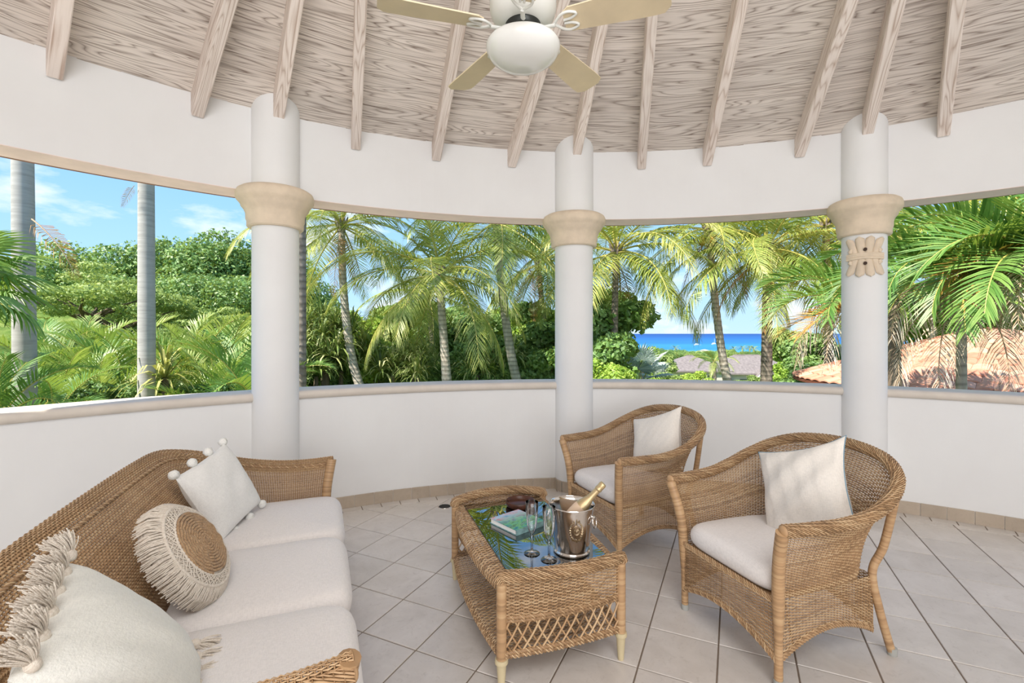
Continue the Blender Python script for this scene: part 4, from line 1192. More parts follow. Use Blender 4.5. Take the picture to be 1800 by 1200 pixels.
def seamat():
    m = Mat('sea_water'); v = m.coord('Object'); sp = m.n('SeparateXYZ'); m.l(v, sp.inputs[0])
    lg = m.math('LOGARITHM', sp.outputs[1], 10.0)
    nn = m.noise(m.coord('Object', (0.0006, 0.006, 1)), 1.0, 5)
    f = m.math('ADD', m.math('MULTIPLY', m.math('SUBTRACT', lg, 2.7), 0.5), m.math('MULTIPLY', m.math('SUBTRACT', nn, 0.5), 0.5))
    m.col(m.ramp(f, [(0.0, hexc(76, 158, 176)), (0.12, hexc(40, 128, 172)), (0.34, hexc(18, 92, 158)), (0.6, hexc(12, 70, 140)), (1.0, hexc(16, 60, 128))])).set(rough=0.55, spec=0.25)
    m.bump(m.noise(m.coord('Object', (0.02, 0.12, 1)), 1.0, 4), 0.25, 1.0); return m.m
SEA_Z = -28.0
yy = np.concatenate([[430], np.geomspace(600, 60000, 24)])
Ys, Ts = np.meshgrid(yy, np.linspace(-1, 1, 9), indexing='ij')
tag(MB().grid(np.stack([Ts * (400 + Ys * 2.0), Ys, np.full(Ys.shape, SEA_Z)], -1)).build('sea', seamat(), smooth=True), 'blue sea, turquoise by the shore, up to the horizon', 'sea', None, 'structure')

# ------------------------------------------------------------------ foliage materials
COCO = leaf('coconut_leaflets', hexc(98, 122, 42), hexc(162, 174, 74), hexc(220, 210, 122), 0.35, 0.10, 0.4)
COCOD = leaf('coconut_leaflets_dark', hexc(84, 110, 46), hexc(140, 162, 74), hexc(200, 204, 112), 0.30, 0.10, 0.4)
DEADL = leaf('dry_leaflets', hexc(150, 112, 78), hexc(206, 182, 156), hexc(236, 222, 206), 0.2, 0.06, 0.7)
BROWNL = leaf('brown_leaflets', hexc(120, 74, 32), hexc(176, 120, 58), hexc(214, 166, 92), 0.25, 0.06, 0.7)
GREENA = leaf('areca_leaflets', hexc(44, 82, 26), hexc(112, 152, 58), hexc(206, 214, 130), 0.35, 0.12, 0.8)
GREENB = leaf('broad_palm_leaflets', hexc(44, 86, 30), hexc(92, 142, 56), hexc(150, 184, 92), 0.35, 0.12, 0.5)
BROAD1 = leaf('dark_tree_leaves', hexc(56, 86, 40), hexc(106, 144, 70), hexc(168, 194, 118), 0.25, 0.10, 0.7)
BROAD2 = leaf('olive_tree_leaves', hexc(72, 96, 42), hexc(128, 154, 76), hexc(184, 200, 122), 0.3, 0.06, 0.7)
BROAD3 = leaf('bright_shrub_leaves', hexc(92, 130, 40), hexc(152, 188, 70), hexc(212, 222, 112), 0.35, 0.08, 0.7)
SPIKY = leaf('strap_leaves', hexc(86, 114, 50), hexc(152, 172, 92), hexc(222, 220, 156), 0.25, 0.12, 0.9)
YELLOWL = leaf('yellow_strap_leaves', hexc(120, 124, 54), hexc(188, 182, 98), hexc(232, 222, 150), 0.3, 0.08, 0.9)
SILVER = leaf('silver_fan_leaves', hexc(150, 166, 160), hexc(192, 206, 200), hexc(226, 234, 228), 0.15, 0.06, 0.9)
RACH = simple('yellow_green_stalk', hexc(190, 178, 92), 0.5)
RACHD = simple('dry_stalk', hexc(186, 160, 130), 0.7)
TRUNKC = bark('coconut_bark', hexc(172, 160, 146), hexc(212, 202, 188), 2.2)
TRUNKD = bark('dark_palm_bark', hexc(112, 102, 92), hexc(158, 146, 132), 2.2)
def royalbark():
    m = Mat('royal_palm_bark'); v = m.coord('Object')
    a = m.noise(m.coord('Object', (1, 1, 9)), 2.2, 6, 0.65)
    c = m.ramp(a, [(0.25, hexc(152, 148, 144)), (0.5, hexc(174, 170, 166)), (0.75, hexc(186, 183, 179))])
    st = m.ramp(m.noise(m.coord('Object', (5, 5, 0.5)), 1.0, 5), [(0.60, (0, 0, 0, 1)), (0.68, (1, 1, 1, 1))])
    sp = m.n('SeparateXYZ'); m.l(v, sp.inputs[0])
    low = m.ramp(m.math('MULTIPLY', sp.outputs[2], 0.14), [(0.25, (1, 1, 1, 1)), (0.5, (0.12, 0.12, 0.12, 1))])
    c = m.mix(m.math('MULTIPLY', m.mix(1.0, st, low, 'MULTIPLY'), 0.75), c, hexc(86, 72, 64))
    w = m.n('TexWave', wave_type='BANDS', bands_direction='Z'); w.inputs['Scale'].default_value = 2.6; w.inputs['Distortion'].default_value = 2.5
    m.l(v, w.inputs['Vector']); m.bump(w.outputs['Fac'], 0.08, 0.006)
    m.col(c).set(rough=0.85, spec=0.2); return m.m
ROYAL = royalbark()
WOODY = bark('grey_branch_bark', hexc(92, 80, 68), hexc(140, 124, 106))

# ------------------------------------------------------------------ fronds
def frond_mesh(name, L, e0, droop, n=62, ll=0.75, lw=0.034, hang=0.75, mats=None, seed=0, vee=0.25, sweep=0.0, t0=0.14, tipcurl=0.0, segs=2, width_pow=0.6):
    """a feather leaf from the origin along +x; leaflets are thin blades of their own on both sides of the stalk"""
    r = np.random.default_rng(seed)
    m = 26; t = np.linspace(0, 1, m)
    ang = e0 - droop * t ** 1.25
    dx = np.cos(ang); dz = np.sin(ang); yaw = sweep * t ** 1.5
    step = L / (m - 1)
    d = np.stack([dx * np.cos(yaw), dx * np.sin(yaw), dz], -1)
    p = np.vstack([[0, 0, 0], np.cumsum((d[:-1] + d[1:]) / 2 * step, 0)])
    mb = MB()
    mb.tube(p, np.linspace(0.035, 0.006, m) * (L / 4.0) ** 0.7, 5, mi=1)
    tl = np.linspace(t0, 0.995, n)
    V = []; Q = []; T = []; tone = []; k = 0
    for side in (-1, 1):
        for i, tq in enumerate(tl):
            tq = min(max(tq + r.normal() * 0.004, 0), 1)
            b = np.array([np.interp(tq, t, p[:, c]) for c in range(3)])
            tg = np.array([np.interp(tq, t, d[:, c]) for c in range(3)]); tg /= np.linalg.norm(tg)
            sd = np.cross([0, 0, 1.0], tg); sd /= max(np.linalg.norm(sd), 1e-6)
            up = np.cross(tg, sd)
            a = math.radians(72 - 46 * tq + r.normal() * 4)
            ln = ll * (max(math.sin(PI * min(0.12 + 0.86 * tq, 1)), 0.0) ** width_pow * 0.85 + 0.2) * (0.9 + 0.2 * r.random())
            dr = tg * math.cos(a) + (sd * side * math.cos(vee) + up * math.sin(vee)) * math.sin(a)
            wv = np.cross(dr, up); nw = np.linalg.norm(wv); wv = wv / max(nw, 1e-6) * (lw / 2)
            wv = tg * (lw / 2) * 0.9 + wv * 0.1
            pts = [b]; cur = b.copy(); dd = dr.copy()
            for s in range(segs):
                cur = cur + dd * ln / segs; pts.append(cur.copy())
                dd = dd + np.array([0, 0, -hang * (0.8 + 0.5 * r.random())]) * (1.4 / segs) + tg * tipcurl / segs; dd /= np.linalg.norm(dd)
            tv = 0.25 + 0.75 * r.random() * (0.4 + 0.6 * tq)
            for s in range(segs):
                w = 1.0 if s == 0 else 0.85 * (1 - (s - 1) / segs)
                if s == 0: V += [pts[0] - wv * 0.6, pts[0] + wv * 0.6]; tone += [tv * 0.7] * 2
                if s < segs - 1:
                    ww = 1.0 * (1 - 0.35 * s / segs); V += [pts[s + 1] - wv * ww, pts[s + 1] + wv * ww]; tone += [tv] * 2
                    Q.append([k, k + 1, k + 3, k + 2]); k += 2
                else:
                    V += [pts[s + 1]]; tone += [min(tv * 1.25, 1)]; T.append([k, k + 1, k + 2]); k += 3
    mb.add(np.array(V), Q if Q else None, T, tone=np.array(tone))
    return mb.mesh(name, mats, False)
R_ = math.radians
def coco_set(leafmat, seed):
    spec = [(80, 62), (62, 84), (40, 92), (18, 84), (-4, 70), (-26, 52)]
    out = []
    for i, (e, dp) in enumerate(spec):
        out.append(frond_mesh('coconut_frond', 4.0, R_(e), R_(dp), n=74, ll=0.92, lw=0.042, hang=0.42 + 0.10 * i, mats=[leafmat, RACH], seed=seed + i, vee=0.30 - 0.12 * i, sweep=0.25 * (1 if i % 2 else -1)))
    return out
COCO_A = coco_set(COCO, 100); COCO_B = coco_set(COCOD, 200)
DRY = [frond_mesh('dry_frond', 3.2, R_(e), R_(d_), n=46, ll=0.6, lw=0.03, hang=1.4, mats=[BROWNL, RACHD], seed=300 + i, vee=-0.1) for i, (e, d_) in enumerate(((-30, 55), (-50, 38)))]
def link(name, me, parent, loc=(0, 0, 0), rot=(0, 0, 0), sc=1.0):
    o = bpy.data.objects.new(name, me); COL.objects.link(o); o.parent = parent
    o.location = loc; o.rotation_euler = rot; o.scale = (sc, sc, sc); return o
def palm_trunk(parent, base, top, r0, r1, mat, bend=0.0, flare=1.5):
    base = np.array(base); top = np.array(top); L = np.linalg.norm(top - base)
    c = Curve([base, base * 0.66 + top * 0.34 + np.array([bend, 0, 0]), base * 0.33 + top * 0.67 + np.array([bend * 0.8, 0, 0]), top])
    n = max(12, int(L / 0.11)); u = np.linspace(0, 1, n)
    rr = r0 + (r1 - r0) * u + r0 * (flare - 1) * np.exp(-u * L / 0.6)
    rr = rr * (1 + 0.035 * np.where(np.arange(n) % 2 == 0, 1, -1))
    return MB().tube(c(u), rr, 12).build('trunk', mat, parent, smooth=True)
def coconut(label, crown_px, base_px, Y, nf=22, fr=COCO_A, mat=None, size=1.0, seed=0, dry=2, nuts=0, bend=0.0, r0=0.15, ybase=None, lean=None):
    r = np.random.default_rng(seed)
    top = at(crown_px[0], crown_px[1], Y); b = at(base_px[0], base_px[1], Y if ybase is None else ybase)
    b = b + (b - top) * 0.25
    t = thing('coconut_palm', label, 'palm tree', tuple(b), 0, 'coconut palms beyond the parapet')
    palm_trunk(t, (0, 0, 0), top - b, r0, r0 * 0.72, mat or TRUNKC, bend)
    c = top - b
    ga = 2.39996
    for i in range(nf):
        q = (i + 0.5) / nf
        k = int(np.searchsorted([0.07, 0.22, 0.42, 0.64, 0.86], q))
        az = i * ga + r.normal() * 0.15 + seed
        link('frond', fr[k], t, tuple(c + np.array([0, 0, 0.12 * (1 - q)])), (r.normal() * 0.12, r.normal() * 0.06, az), size * (0.92 + 0.2 * r.random()) * (0.8 if k == 0 else 1.0))
    for i in range(dry):
        link('dry_frond', DRY[i % 2], t, tuple(c - [0, 0, 0.15]), (0, 0, r.random() * 6.28), size * 0.85)
    mb = MB()
    for i in range(9):                         # fibrous sheaths where the stalks join
        a = i * 0.7; mb.tube(c + np.array([[0.05 * math.cos(a), 0.05 * math.sin(a), -0.25], [0.13 * math.cos(a), 0.13 * math.sin(a), 0.05], [0.22 * math.cos(a), 0.22 * math.sin(a), 0.32]]), [0.06, 0.05, 0.02], 6)
    mb.build('crown_base', TRUNKD, t, smooth=True)
    if nuts:
        for i in range(nuts):
            a = i * 2.1 + seed; o = MB().lathe([(0, -0.13), (0.07, -0.10), (0.10, -0.02), (0.085, 0.07), (0.03, 0.12), (0, 0.125)], 12).build('coconut', simple('husk', hexc(196, 150, 70), 0.6) if i == 0 and 'husk' not in bpy.data.materials else bpy.data.materials['husk'], t, smooth=True)
            o.location = tuple(c + np.array([0.2 * math.cos(a), 0.2 * math.sin(a), -0.22 - 0.1 * (i % 2)]))
    return t
coconut('slender coconut palm with drooping fronds next to the left column', (600, 398), (646, 684), 16.0, 20, size=0.92, seed=1, bend=-0.35, r0=0.16)
coconut('broad low coconut palm with wide yellow-green fronds in the middle opening', (772, 486), (786, 678), 15.0, 22, size=1.0, seed=2, dry=0, bend=0.0, r0=0.155)
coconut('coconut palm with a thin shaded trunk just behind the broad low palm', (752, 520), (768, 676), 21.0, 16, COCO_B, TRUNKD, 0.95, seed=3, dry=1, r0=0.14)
coconut('tall coconut palm with a pale curved trunk, left of the middle column', (872, 392), (917, 676), 16.5, 22, COCO_B, TRUNKC, 1.0, seed=4, dry=2, bend=-0.2, r0=0.17)
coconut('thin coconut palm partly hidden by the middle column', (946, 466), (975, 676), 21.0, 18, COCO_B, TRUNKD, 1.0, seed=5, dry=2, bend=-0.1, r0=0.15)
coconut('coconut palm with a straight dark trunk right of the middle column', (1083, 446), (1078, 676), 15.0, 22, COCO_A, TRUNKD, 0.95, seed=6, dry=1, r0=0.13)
coconut('coconut palm with orange flower stalks and a pale trunk before the sea', (1246, 408), (1286, 678), 15.5, 24, COCO_A, TRUNKC, 0.92, seed=7, dry=3, nuts=7, bend=-0.15, r0=0.14)
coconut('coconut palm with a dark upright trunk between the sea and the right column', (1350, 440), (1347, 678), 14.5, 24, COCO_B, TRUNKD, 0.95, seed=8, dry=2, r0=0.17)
coconut('coconut palm whose fronds fill the sky beside the right column', (1452, 400), (1458, 676), 17.0, 24, COCO_A, TRUNKD, 1.1, seed=9, dry=1, r0=0.16)
coconut('coconut palm with long fronds above the tiled roof, in the upper corner', (1780, 345), (1880, 690), 12.0, 18, COCO_A, TRUNKD, 1.05, seed=10, dry=0, r0=0.15)

# royal palms: smooth grey trunks, crowns above the view
ROYF = [frond_mesh('royal_frond', 3.4, R_(e), R_(d_), n=60, ll=0.7, lw=0.04, hang=0.6, mats=[COCOD, RACH], seed=400 + i, vee=0.4) for i, (e, d_) in enumerate(((70, 80), (40, 90), (10, 80), (-25, 55)))]
def royal(label, px, Y, diam, top_z, mat=None, tail=None):
    b = at(px[0], 900, Y); b[2] = -3.4
    tp = at(px[1], 300, Y); slope = (tp[0] - at(px[0], 720, Y)[0]) / (tp[2] - at(px[0], 720, Y)[2])
    bx_ = at(px[0], 720, Y); b[0] = bx_[0] - slope * (bx_[2] + 3.4)
    top = np.array([b[0] + slope * (top_z + 3.4), b[1], top_z])
    t = thing('royal_palm', label, 'palm tree', tuple(b), 0, 'royal palms with bare grey trunks')
    L = top_z + 3.4; u = np.linspace(0, 1, 60)
    MB().tube((top - b)[None, :] * u[:, None], diam / 2 * (1.12 - 0.3 * u), 24).build('trunk', mat or ROYAL, t, smooth=True)
    for i in range(13):
        link('frond', ROYF[min(int(i / 13 * 4), 3)], t, tuple(top - b), (0, 0, i * 2.4), 1.0)
    return t
royal('royal palm with the thicker pale grey trunk, far left by the fan palm', (44, 40), 7.9, 0.30, 9.0)
royal('royal palm with a stained grey trunk standing left of the left column', (258, 257), 10.6, 0.325, 11.0)
royal('palm with a thin dark trunk half hidden behind the left column', (529, 529), 9.5, 0.20, 10.0, TRUNKD)
# dry leaf strands hanging past the first royal palm
hangf = frond_mesh('hanging_dry_frond', 1.4, R_(-35), R_(40), n=34, ll=0.42, lw=0.02, hang=2.0, mats=[BROWNL, RACHD], seed=411)
hp = at(56, 385, 7.7)
t = tag(link('dry_palm_leaf', hangf, None, tuple(hp), (0.2, 0, -0.3), 0.85), 'brown dry palm leaf hanging beside the thick grey trunk', 'leaf')
hp = at(236, 326, 10.4)
t = tag(link('dry_palm_leaf', hangf, None, tuple(hp), (0.2, 0, 2.6), 0.4), 'short brown dry palm leaf under the beam by the stained grey trunk', 'leaf')

# ------------------------------------------------------------------ areca palm clumps, hedges and trees on the left
ARE = [frond_mesh('areca_frond', 2.0, R_(e), R_(d_), n=30, ll=0.52, lw=0.055, hang=0.35, mats=[GREENA, RACH], seed=500 + i, vee=0.55, sweep=0.2) for i, (e, d_) in enumerate(((82, 60), (66, 80), (48, 90), (28, 85)))]
ARE2 = [frond_mesh('areca_frond', 2.0, R_(e), R_(d_), n=26, ll=0.55, lw=0.07, hang=0.3, mats=[GREENB, RACH], seed=520 + i, vee=0.5, sweep=-0.2) for i, (e, d_) in enumerate(((80, 66), (60, 80), (40, 90), (18, 80)))]
def areca(label, px, py, Y, h=2.6, n=14, fr=None, seed=0, sc=1.0):
    """py is where the clump's top shows"""
    r = np.random.default_rng(seed); fr = fr or ARE
    top = at(px, py, Y); b = np.array([top[0], Y, top[2] - h * sc])
    t = thing('areca_palm', label, 'palm shrub', tuple(b), 0, 'areca palm clumps beyond the parapet')
    mb = MB()
    for i in range(5):
        a = r.random() * 6.28; q = np.array([0.25 * math.cos(a), 0.25 * math.sin(a), 0.0]) * sc
        mb.tube([q - [0, 0, 1.2], q + [0, 0, 0.4 * sc], q * 1.4 + [0, 0, (h - 1.6) * sc]], [0.05, 0.045, 0.035], 7)
    tag(mb.build('stems', RACH, t, smooth=True), kind='stuff')
    for i in range(n):
        q = (i + .5) / n; a = i * 2.39996 + seed
        link('frond', fr[min(int(q * 4), 3)], t, (0.22 * sc * math.cos(a), 0.22 * sc * math.sin(a), (h - 1.75 - 0.5 * q + 0.2 * r.random()) * sc), (r.normal() * .1, r.normal() * .1, a), sc * (0.8 + 0.35 * r.random()))
    return t
k = 0
LA = 'feathery areca palm clump in the green belt left of the left column'
for px, py, Y, sc in ((85, 572, 15, 1.0), (140, 560, 16, 1.05), (205, 572, 16, 1.0), (165, 585, 14, .9), (225, 590, 13.5, .9), (310, 562, 16, 1.05), (345, 556, 15, 1.05), (395, 566, 15.5, 1.05), (430, 590, 14, 1.0), (370, 600, 13, .95), (300, 600, 14, .9),
                      (100, 620, 12, .9), (150, 640, 11.5, .85), (195, 655, 11.5, .8), (215, 630, 12.5, .8), (320, 640, 12, .85), (365, 650, 11.5, .8), (415, 650, 12, .85), (120, 668, 10.5, .7), (340, 676, 11.5, .7), (400, 682, 11, .6)):
    o = areca(LA, px, py - 10, Y, seed=k, sc=sc * 1.15, fr=ARE if k % 4 else ARE2, n=18); k += 1
    rw = 'tall back-row' if Y > 14.4 else ('middle-row' if Y > 12.2 else 'low front-row'); wh = between(px, ((258, 'between the grey trunks'), (900, 'right of the stained trunk')))
    register(o, px, rw + ' areca palm clump ' + wh, rw + ' areca clumps ' + wh)
areca('broad-leaved palm clump at the far left edge, low behind the grey trunk', -15, 600, 7.2, n=14, fr=ARE2, seed=60, sc=0.62)
areca('broad-leaved palm clump between the far left edge and the coping', 95, 615, 9.0, n=12, fr=ARE2, seed=61, sc=0.62)
areca('areca palm clump against the left side of the left column', 452, 585, 9.5, n=14, fr=ARE2, seed=62, sc=0.8)

# fan leaves
def fan_mesh(name, Rr, n, mats, seed=0, spread=250, split=0.45, droop=0.35, lw=0.9):
    r = np.random.default_rng(seed); V = []; Q = []; T = []; tone = []; k = 0
    for i in range(n):
        a = R_(-spread / 2 + spread * i / (n - 1)); w = R_(spread / n) * lw
        rad = Rr * (0.85 + 0.15 * math.cos(a * 0.7)) * (0.92 + 0.12 * r.random())
        def P(rr, aa, dz): return [rr * math.cos(aa), rr * math.sin(aa), -droop * (rr / Rr) ** 2.2 * Rr + dz]
        tv = r.random()
        V += [P(0.04 * Rr, a, 0), P(rad * split, a - w / 2, -0.0), P(rad * split, a + w / 2, -0.0), P(rad * split, a, 0.05 * Rr), P(rad * 0.75, a - w * .25, 0), P(rad * 0.75, a + w * .25, 0), P(rad, a + r.normal() * .02, -0.05 * Rr)]
        T += [[k, k + 1, k + 3], [k, k + 3, k + 2], [k + 1, k + 4, k + 3], [k + 3, k + 5, k + 2], [k + 4, k + 6, k + 3], [k + 3, k + 6, k + 5]]
        tone += [tv] * 7; k += 7
    mb = MB().add(np.array(V), None, T, tone=np.array(tone))
    mb.tube([(-0.9 * Rr, 0, -0.25 * Rr), (-0.4 * Rr, 0, -0.02 * Rr), (0.05 * Rr, 0, 0.0)], 0.02 * Rr + 0.005, 5, mi=1)
    return mb.mesh(name, mats)
def fanpalm(name, label, px, py, Y, Rr, n, me, seed, cat='fan palm', fallen=0.0):
    r = np.random.default_rng(seed); c = at(px, py, Y)
    t = thing(name, label, cat, (c[0], c[1], c[2] - 2.5))
    MB().tube([(0, 0, -1.0), (0, 0, 2.0), (0, 0, 2.5)], [0.12, 0.10, 0.07], 10).build('trunk', TRUNKD, t, smooth=True)
    for i in range(n):
        q = (i + .5) / n; a = i * 2.39996 + seed; el = R_(75 - 105 * q)
        d = np.array([math.cos(a) * math.cos(el), math.sin(a) * math.cos(el), math.sin(el)])
        o = bpy.data.objects.new('fan_leaf', me); COL.objects.link(o); o.parent = t
        nrm = np.array([-math.cos(a) * math.sin(el), -math.sin(a) * math.sin(el), math.cos(el)])
        Rm = np.stack([d, np.cross(nrm, d), nrm], 1)
        o.matrix_local = mat4(Rm, np.array([0, 0, 2.5]) + d * Rr * 0.95)
    return t
FANG = fan_mesh('fan_leaf', 0.62, 26, [GREENB, RACH], 1, droop=0.5, split=0.5)
fanpalm('fan_palm', 'dark green fan palm with drooping leaves at the far left edge', -92, 505, 6.4, 0.62, 22, FANG, 3)
FANS = fan_mesh('fan_leaf', 1.0, 30, [SILVER, RACH], 2, droop=0.12, split=0.62)
fanpalm('silver_fan_palm', 'silvery blue fan palm low behind the coping, under the sea view', 1122, 668, 22.0, 1.0, 15, FANS, 5)

# leaf clouds for broad-leaved trees and shrubs
def crown_mesh(name, lobes, n, size, mats, seed=0, flat=1.0, elong=1.7, up=0.35):
    """lobes: (x, y, z, rx, ry, rz); small separate leaves over and inside them"""
    r = np.random.default_rng(seed); lobes = np.array(lobes, float)
    w = (lobes[:, 3] * lobes[:, 5]); w /= w.sum()
    li = r.choice(len(lobes), n, p=w)
    d = r.normal(size=(n, 3)); d[:, 2] += 0.25; d /= np.linalg.norm(d, axis=1, keepdims=True)
    rad = (0.55 + 0.5 * r.random(n) ** 0.6)
    # clumping along directions
    cl = 0.5 + 0.5 * np.sin(d[:, 0] * 7 + li * 2.1) * np.sin(d[:, 1] * 8 + li) * np.sin(d[:, 2] * 7 + 1.3 * li)
    rad = rad * (0.80 + 0.30 * cl)
    P = lobes[li, :3] + d * lobes[li, 3:6] * rad[:, None]
    nrm = d * 0.7 + r.normal(size=(n, 3)) * 0.6 + np.array([0, 0, up]); nrm /= np.linalg.norm(nrm, axis=1, keepdims=True)
    ax_ = np.cross(nrm, r.normal(size=(n, 3))); ax_ /= np.linalg.norm(ax_, axis=1, keepdims=True)
    bx_ = np.cross(nrm, ax_)
    s = size * (0.7 + 0.6 * r.random((n, 1)))
    V = np.stack([P - ax_ * s * elong / 2, P + bx_ * s / 2 - nrm * s * 0.12, P + ax_ * s * elong / 2 - nrm * s * 0.1, P - bx_ * s / 2 - nrm * s * 0.12], 1)
    Q = np.arange(n * 4).reshape(n, 4)
    tone = np.repeat(np.clip(0.5 * r.random(n) + 0.5 * cl, 0, 1), 4)
    mb = MB().add(V.reshape(-1, 3), Q, tone=tone)
    return mb.mesh(name, mats)
def lobes(seed, n, R0, H, sp=0.7):
    r = np.random.default_rng(seed); out = [(0, 0, 0, R0 * .72, R0 * .72, H * .66)]
    for i in range(n):
        a = r.random() * 6.28; q = R0 * sp * (0.5 + 0.6 * r.random()); h = H * (r.random() * 1.1 - 0.35)
        k = 0.26 + 0.3 * r.random(); out.append((q * math.cos(a), q * math.sin(a), h, R0 * k, R0 * k, H * k * 0.8))
    return out
TR = [crown_mesh('crown', lobes(1, 20, 3.2, 2.9), 22000, 0.108, [BROAD1], 1), crown_mesh('crown', lobes(2, 20, 3.4, 2.8), 22000, 0.112, [BROAD1], 2), crown_mesh('crown', lobes(3, 18, 3.0, 2.6), 20000, 0.10, [BROAD2], 3)]
_r9 = np.random.default_rng(9)
FLATC = [crown_mesh('crown', [(q * math.cos(a), q * math.sin(a), 1.5 - 0.42 * q + 0.9 * _r9.random() - 0.5, 0.55 + 0.5 * _r9.random(), 0.55 + 0.5 * _r9.random(), 0.16 + 0.16 * _r9.random()) for a, q in ((k * 2.39996, 0.5 + 0.62 * math.sqrt(k)) for k in range(24))], 9000, 0.085, [BROAD2], 4, up=0.6)]
BU = [crown_mesh('foliage', lobes(11, 9, 1.0, 0.85), 5000, 0.085, [BROAD3], 5), crown_mesh('foliage', lobes(12, 9, 1.0, 0.85), 5000, 0.09, [BROAD1], 6), crown_mesh('foliage', lobes(13, 9, 1.0, 0.8), 5000, 0.08, [BROAD2], 7)]
def branches(seed, h, spread, n=7, flat=False):
    r = np.random.default_rng(seed); mb = MB()
    mb.tube([(0, 0, -h), (0.1, 0, -h * .5), (0, 0.05, -0.2 * h)], [0.22, 0.17, 0.13], 8)
    for i in range(n):
        a = i * 2.4 + r.random(); e = spread * (0.6 + 0.4 * r.random()); z1 = (0.1 if flat else 0.5) * e * (0.5 + r.random())
        mb.tube([(0, 0.05, -0.3 * h), (e * .4 * math.cos(a), e * .4 * math.sin(a), -0.3 * h + 0.5 * (z1 + .3 * h)), (e * math.cos(a + .2), e * math.sin(a + .2), z1)], [0.10, 0.07, 0.02], 6)
    return mb
BRM = [branches(i, 4.5, 2.8).mesh('branches', WOODY, True) for i in range(2)] + [branches(5, 3.0, 3.0, 9, True).mesh('branches', WOODY, True)]
def tree(label, px, py, Y, sc, ci, group='broad-leaved trees on the left hillside', rz=0.0, zs=1.0):
    c = at(px, py, Y)
    flat = ci == 3
    t = thing('broadleaf_tree' if not flat else 'flat_topped_tree', label, 'tree', (c[0], c[1], c[2] - (4.2 if not flat else 3.0) * sc), rz, group)
    h = (4.2 if not flat else 3.0) * sc
    o = link('crown', (TR + FLATC)[ci], t, (0, 0, h), (0, 0, 0), sc); o['kind'] = 'stuff'; o.scale = (sc, sc, sc * zs)
    link('trunk', BRM[2 if flat else ci % 2], t, (0, 0, h), (0, 0, 0), sc)
    return t
TL = 'dense broad-leaved tree on the hillside behind the grey trunks'
for i, (px, py, Y, sc, ci) in enumerate(((205, 525, 33, 1.25, 0), (150, 545, 34, 1.1, 2), (300, 525, 34, 1.25, 1), (345, 505, 36, 1.35, 0), (400, 520, 34, 1.3, 1), (455, 512, 36, 1.4, 0), (255, 560, 30, 1.0, 1), (365, 560, 29, 1.0, 0), (425, 560, 29, 1.0, 0), (60, 560, 34, 1.15, 2), (0, 560, 34, 1.3, 2), (-70, 550, 34, 1.4, 0), (510, 560, 36, 1.1, 1))):
    o = tree(TL, px, py, Y, sc, ci, rz=i * 1.3); wh = between(px, ((44, 'left of the thick grey trunk'), (258, 'between the grey trunks'), (440, 'right of the stained trunk'), (900, 'behind the left column')))
    tn = 'dark green' if ci < 2 else 'olive green'; rw = 'higher' if py < 535 else 'lower'
    register(o, px, '%s %s hillside tree %s' % (rw, tn, wh), '%s %s hillside trees %s' % (rw, tn, wh))
tree('olive green flat-topped tree with bare grey branches behind the palm clumps', 150, 530, 21, 0.95, 3, None)
tree('olive green flat-topped tree just left of the stained grey trunk', 215, 552, 22, 0.9, 3, None, 1.5)
tree('low olive green flat-topped tree right of the stained grey trunk', 330, 572, 23, 0.8, 3, None, 2.5)

def bush(name, label, px, py, Y, r0, ci, group=None, zs=1.0, seed=0, cat='shrub'):
    c = at(px, py, Y)
    t = thing(name, label, cat, (c[0], c[1], c[2] - r0), seed * 0.9, group)
    o = link('foliage', BU[ci], t, (0, 0, r0), (0, 0, 0), r0); o.scale = (r0, r0, r0 * zs); o['kind'] = 'stuff'
    mb = MB()
    for i in range(4): mb.tube([(0, 0, -1.5), (0.1 * math.cos(i * 1.6), 0.1 * math.sin(i * 1.6), 0.1), (0.5 * r0 * math.cos(i * 1.6), 0.5 * r0 * math.sin(i * 1.6), r0 * 0.9)], [0.05, 0.04, 0.015], 5)
    tag(mb.build('stems', WOODY, t, smooth=True), kind='stuff')
    return t
LB = 'leafy shrub in the thicket behind the coconut trunks, middle opening'
for i, (px, py, Y, r0, ci) in enumerate(((640, 600, 22, 1.9, 0), (690, 620, 21, 1.7, 0), (665, 650, 17, 1.0, 0), (720, 595, 24, 1.9, 2), (800, 610, 23, 1.9, 1), (840, 600, 24, 2.0, 1), (860, 650, 16, 1.0, 1), (890, 640, 17, 1.1, 1), (930, 600, 23, 2.1, 0), (960, 620, 20, 1.8, 1), (700, 665, 15, .8, 2), (745, 660, 17, .9, 1), (820, 660, 15, .8, 1), (600, 660, 14, .9, 1), (560, 650, 13, .9, 1), (935, 660, 15, .9, 1), (620, 620, 26, 2.2, 0), (780, 590, 27, 2.2, 2), (880, 590, 27, 2.2, 0), (545, 600, 24, 2.0, 2), (990, 600, 22, 2.0, 1), (700, 580, 28, 2.0, 2))):
    k_ = max(Y, 18.2 + 0.13 * (i % 5)) / Y; Y, r0 = Y * k_, r0 * k_
    o = bush('leafy_shrub', LB, px, py, Y, r0, ci, 'thicket shrubs in the middle opening', seed=i)
    wh = between(px, ((640, 'left of the slender palm trunk'), (782, 'left of the broad low palm'), (905, 'right of the broad low palm'), (2000, 'beside the middle column')))
    rw = 'tall' if py < 625 else 'low'; register(o, px, '%s %s thicket shrub %s' % (rw, TONE[ci], wh), '%s %s shrubs %s' % (rw, TONE[ci], wh))
LC = 'leafy shrub right of the middle column, under the dark palm trunk'
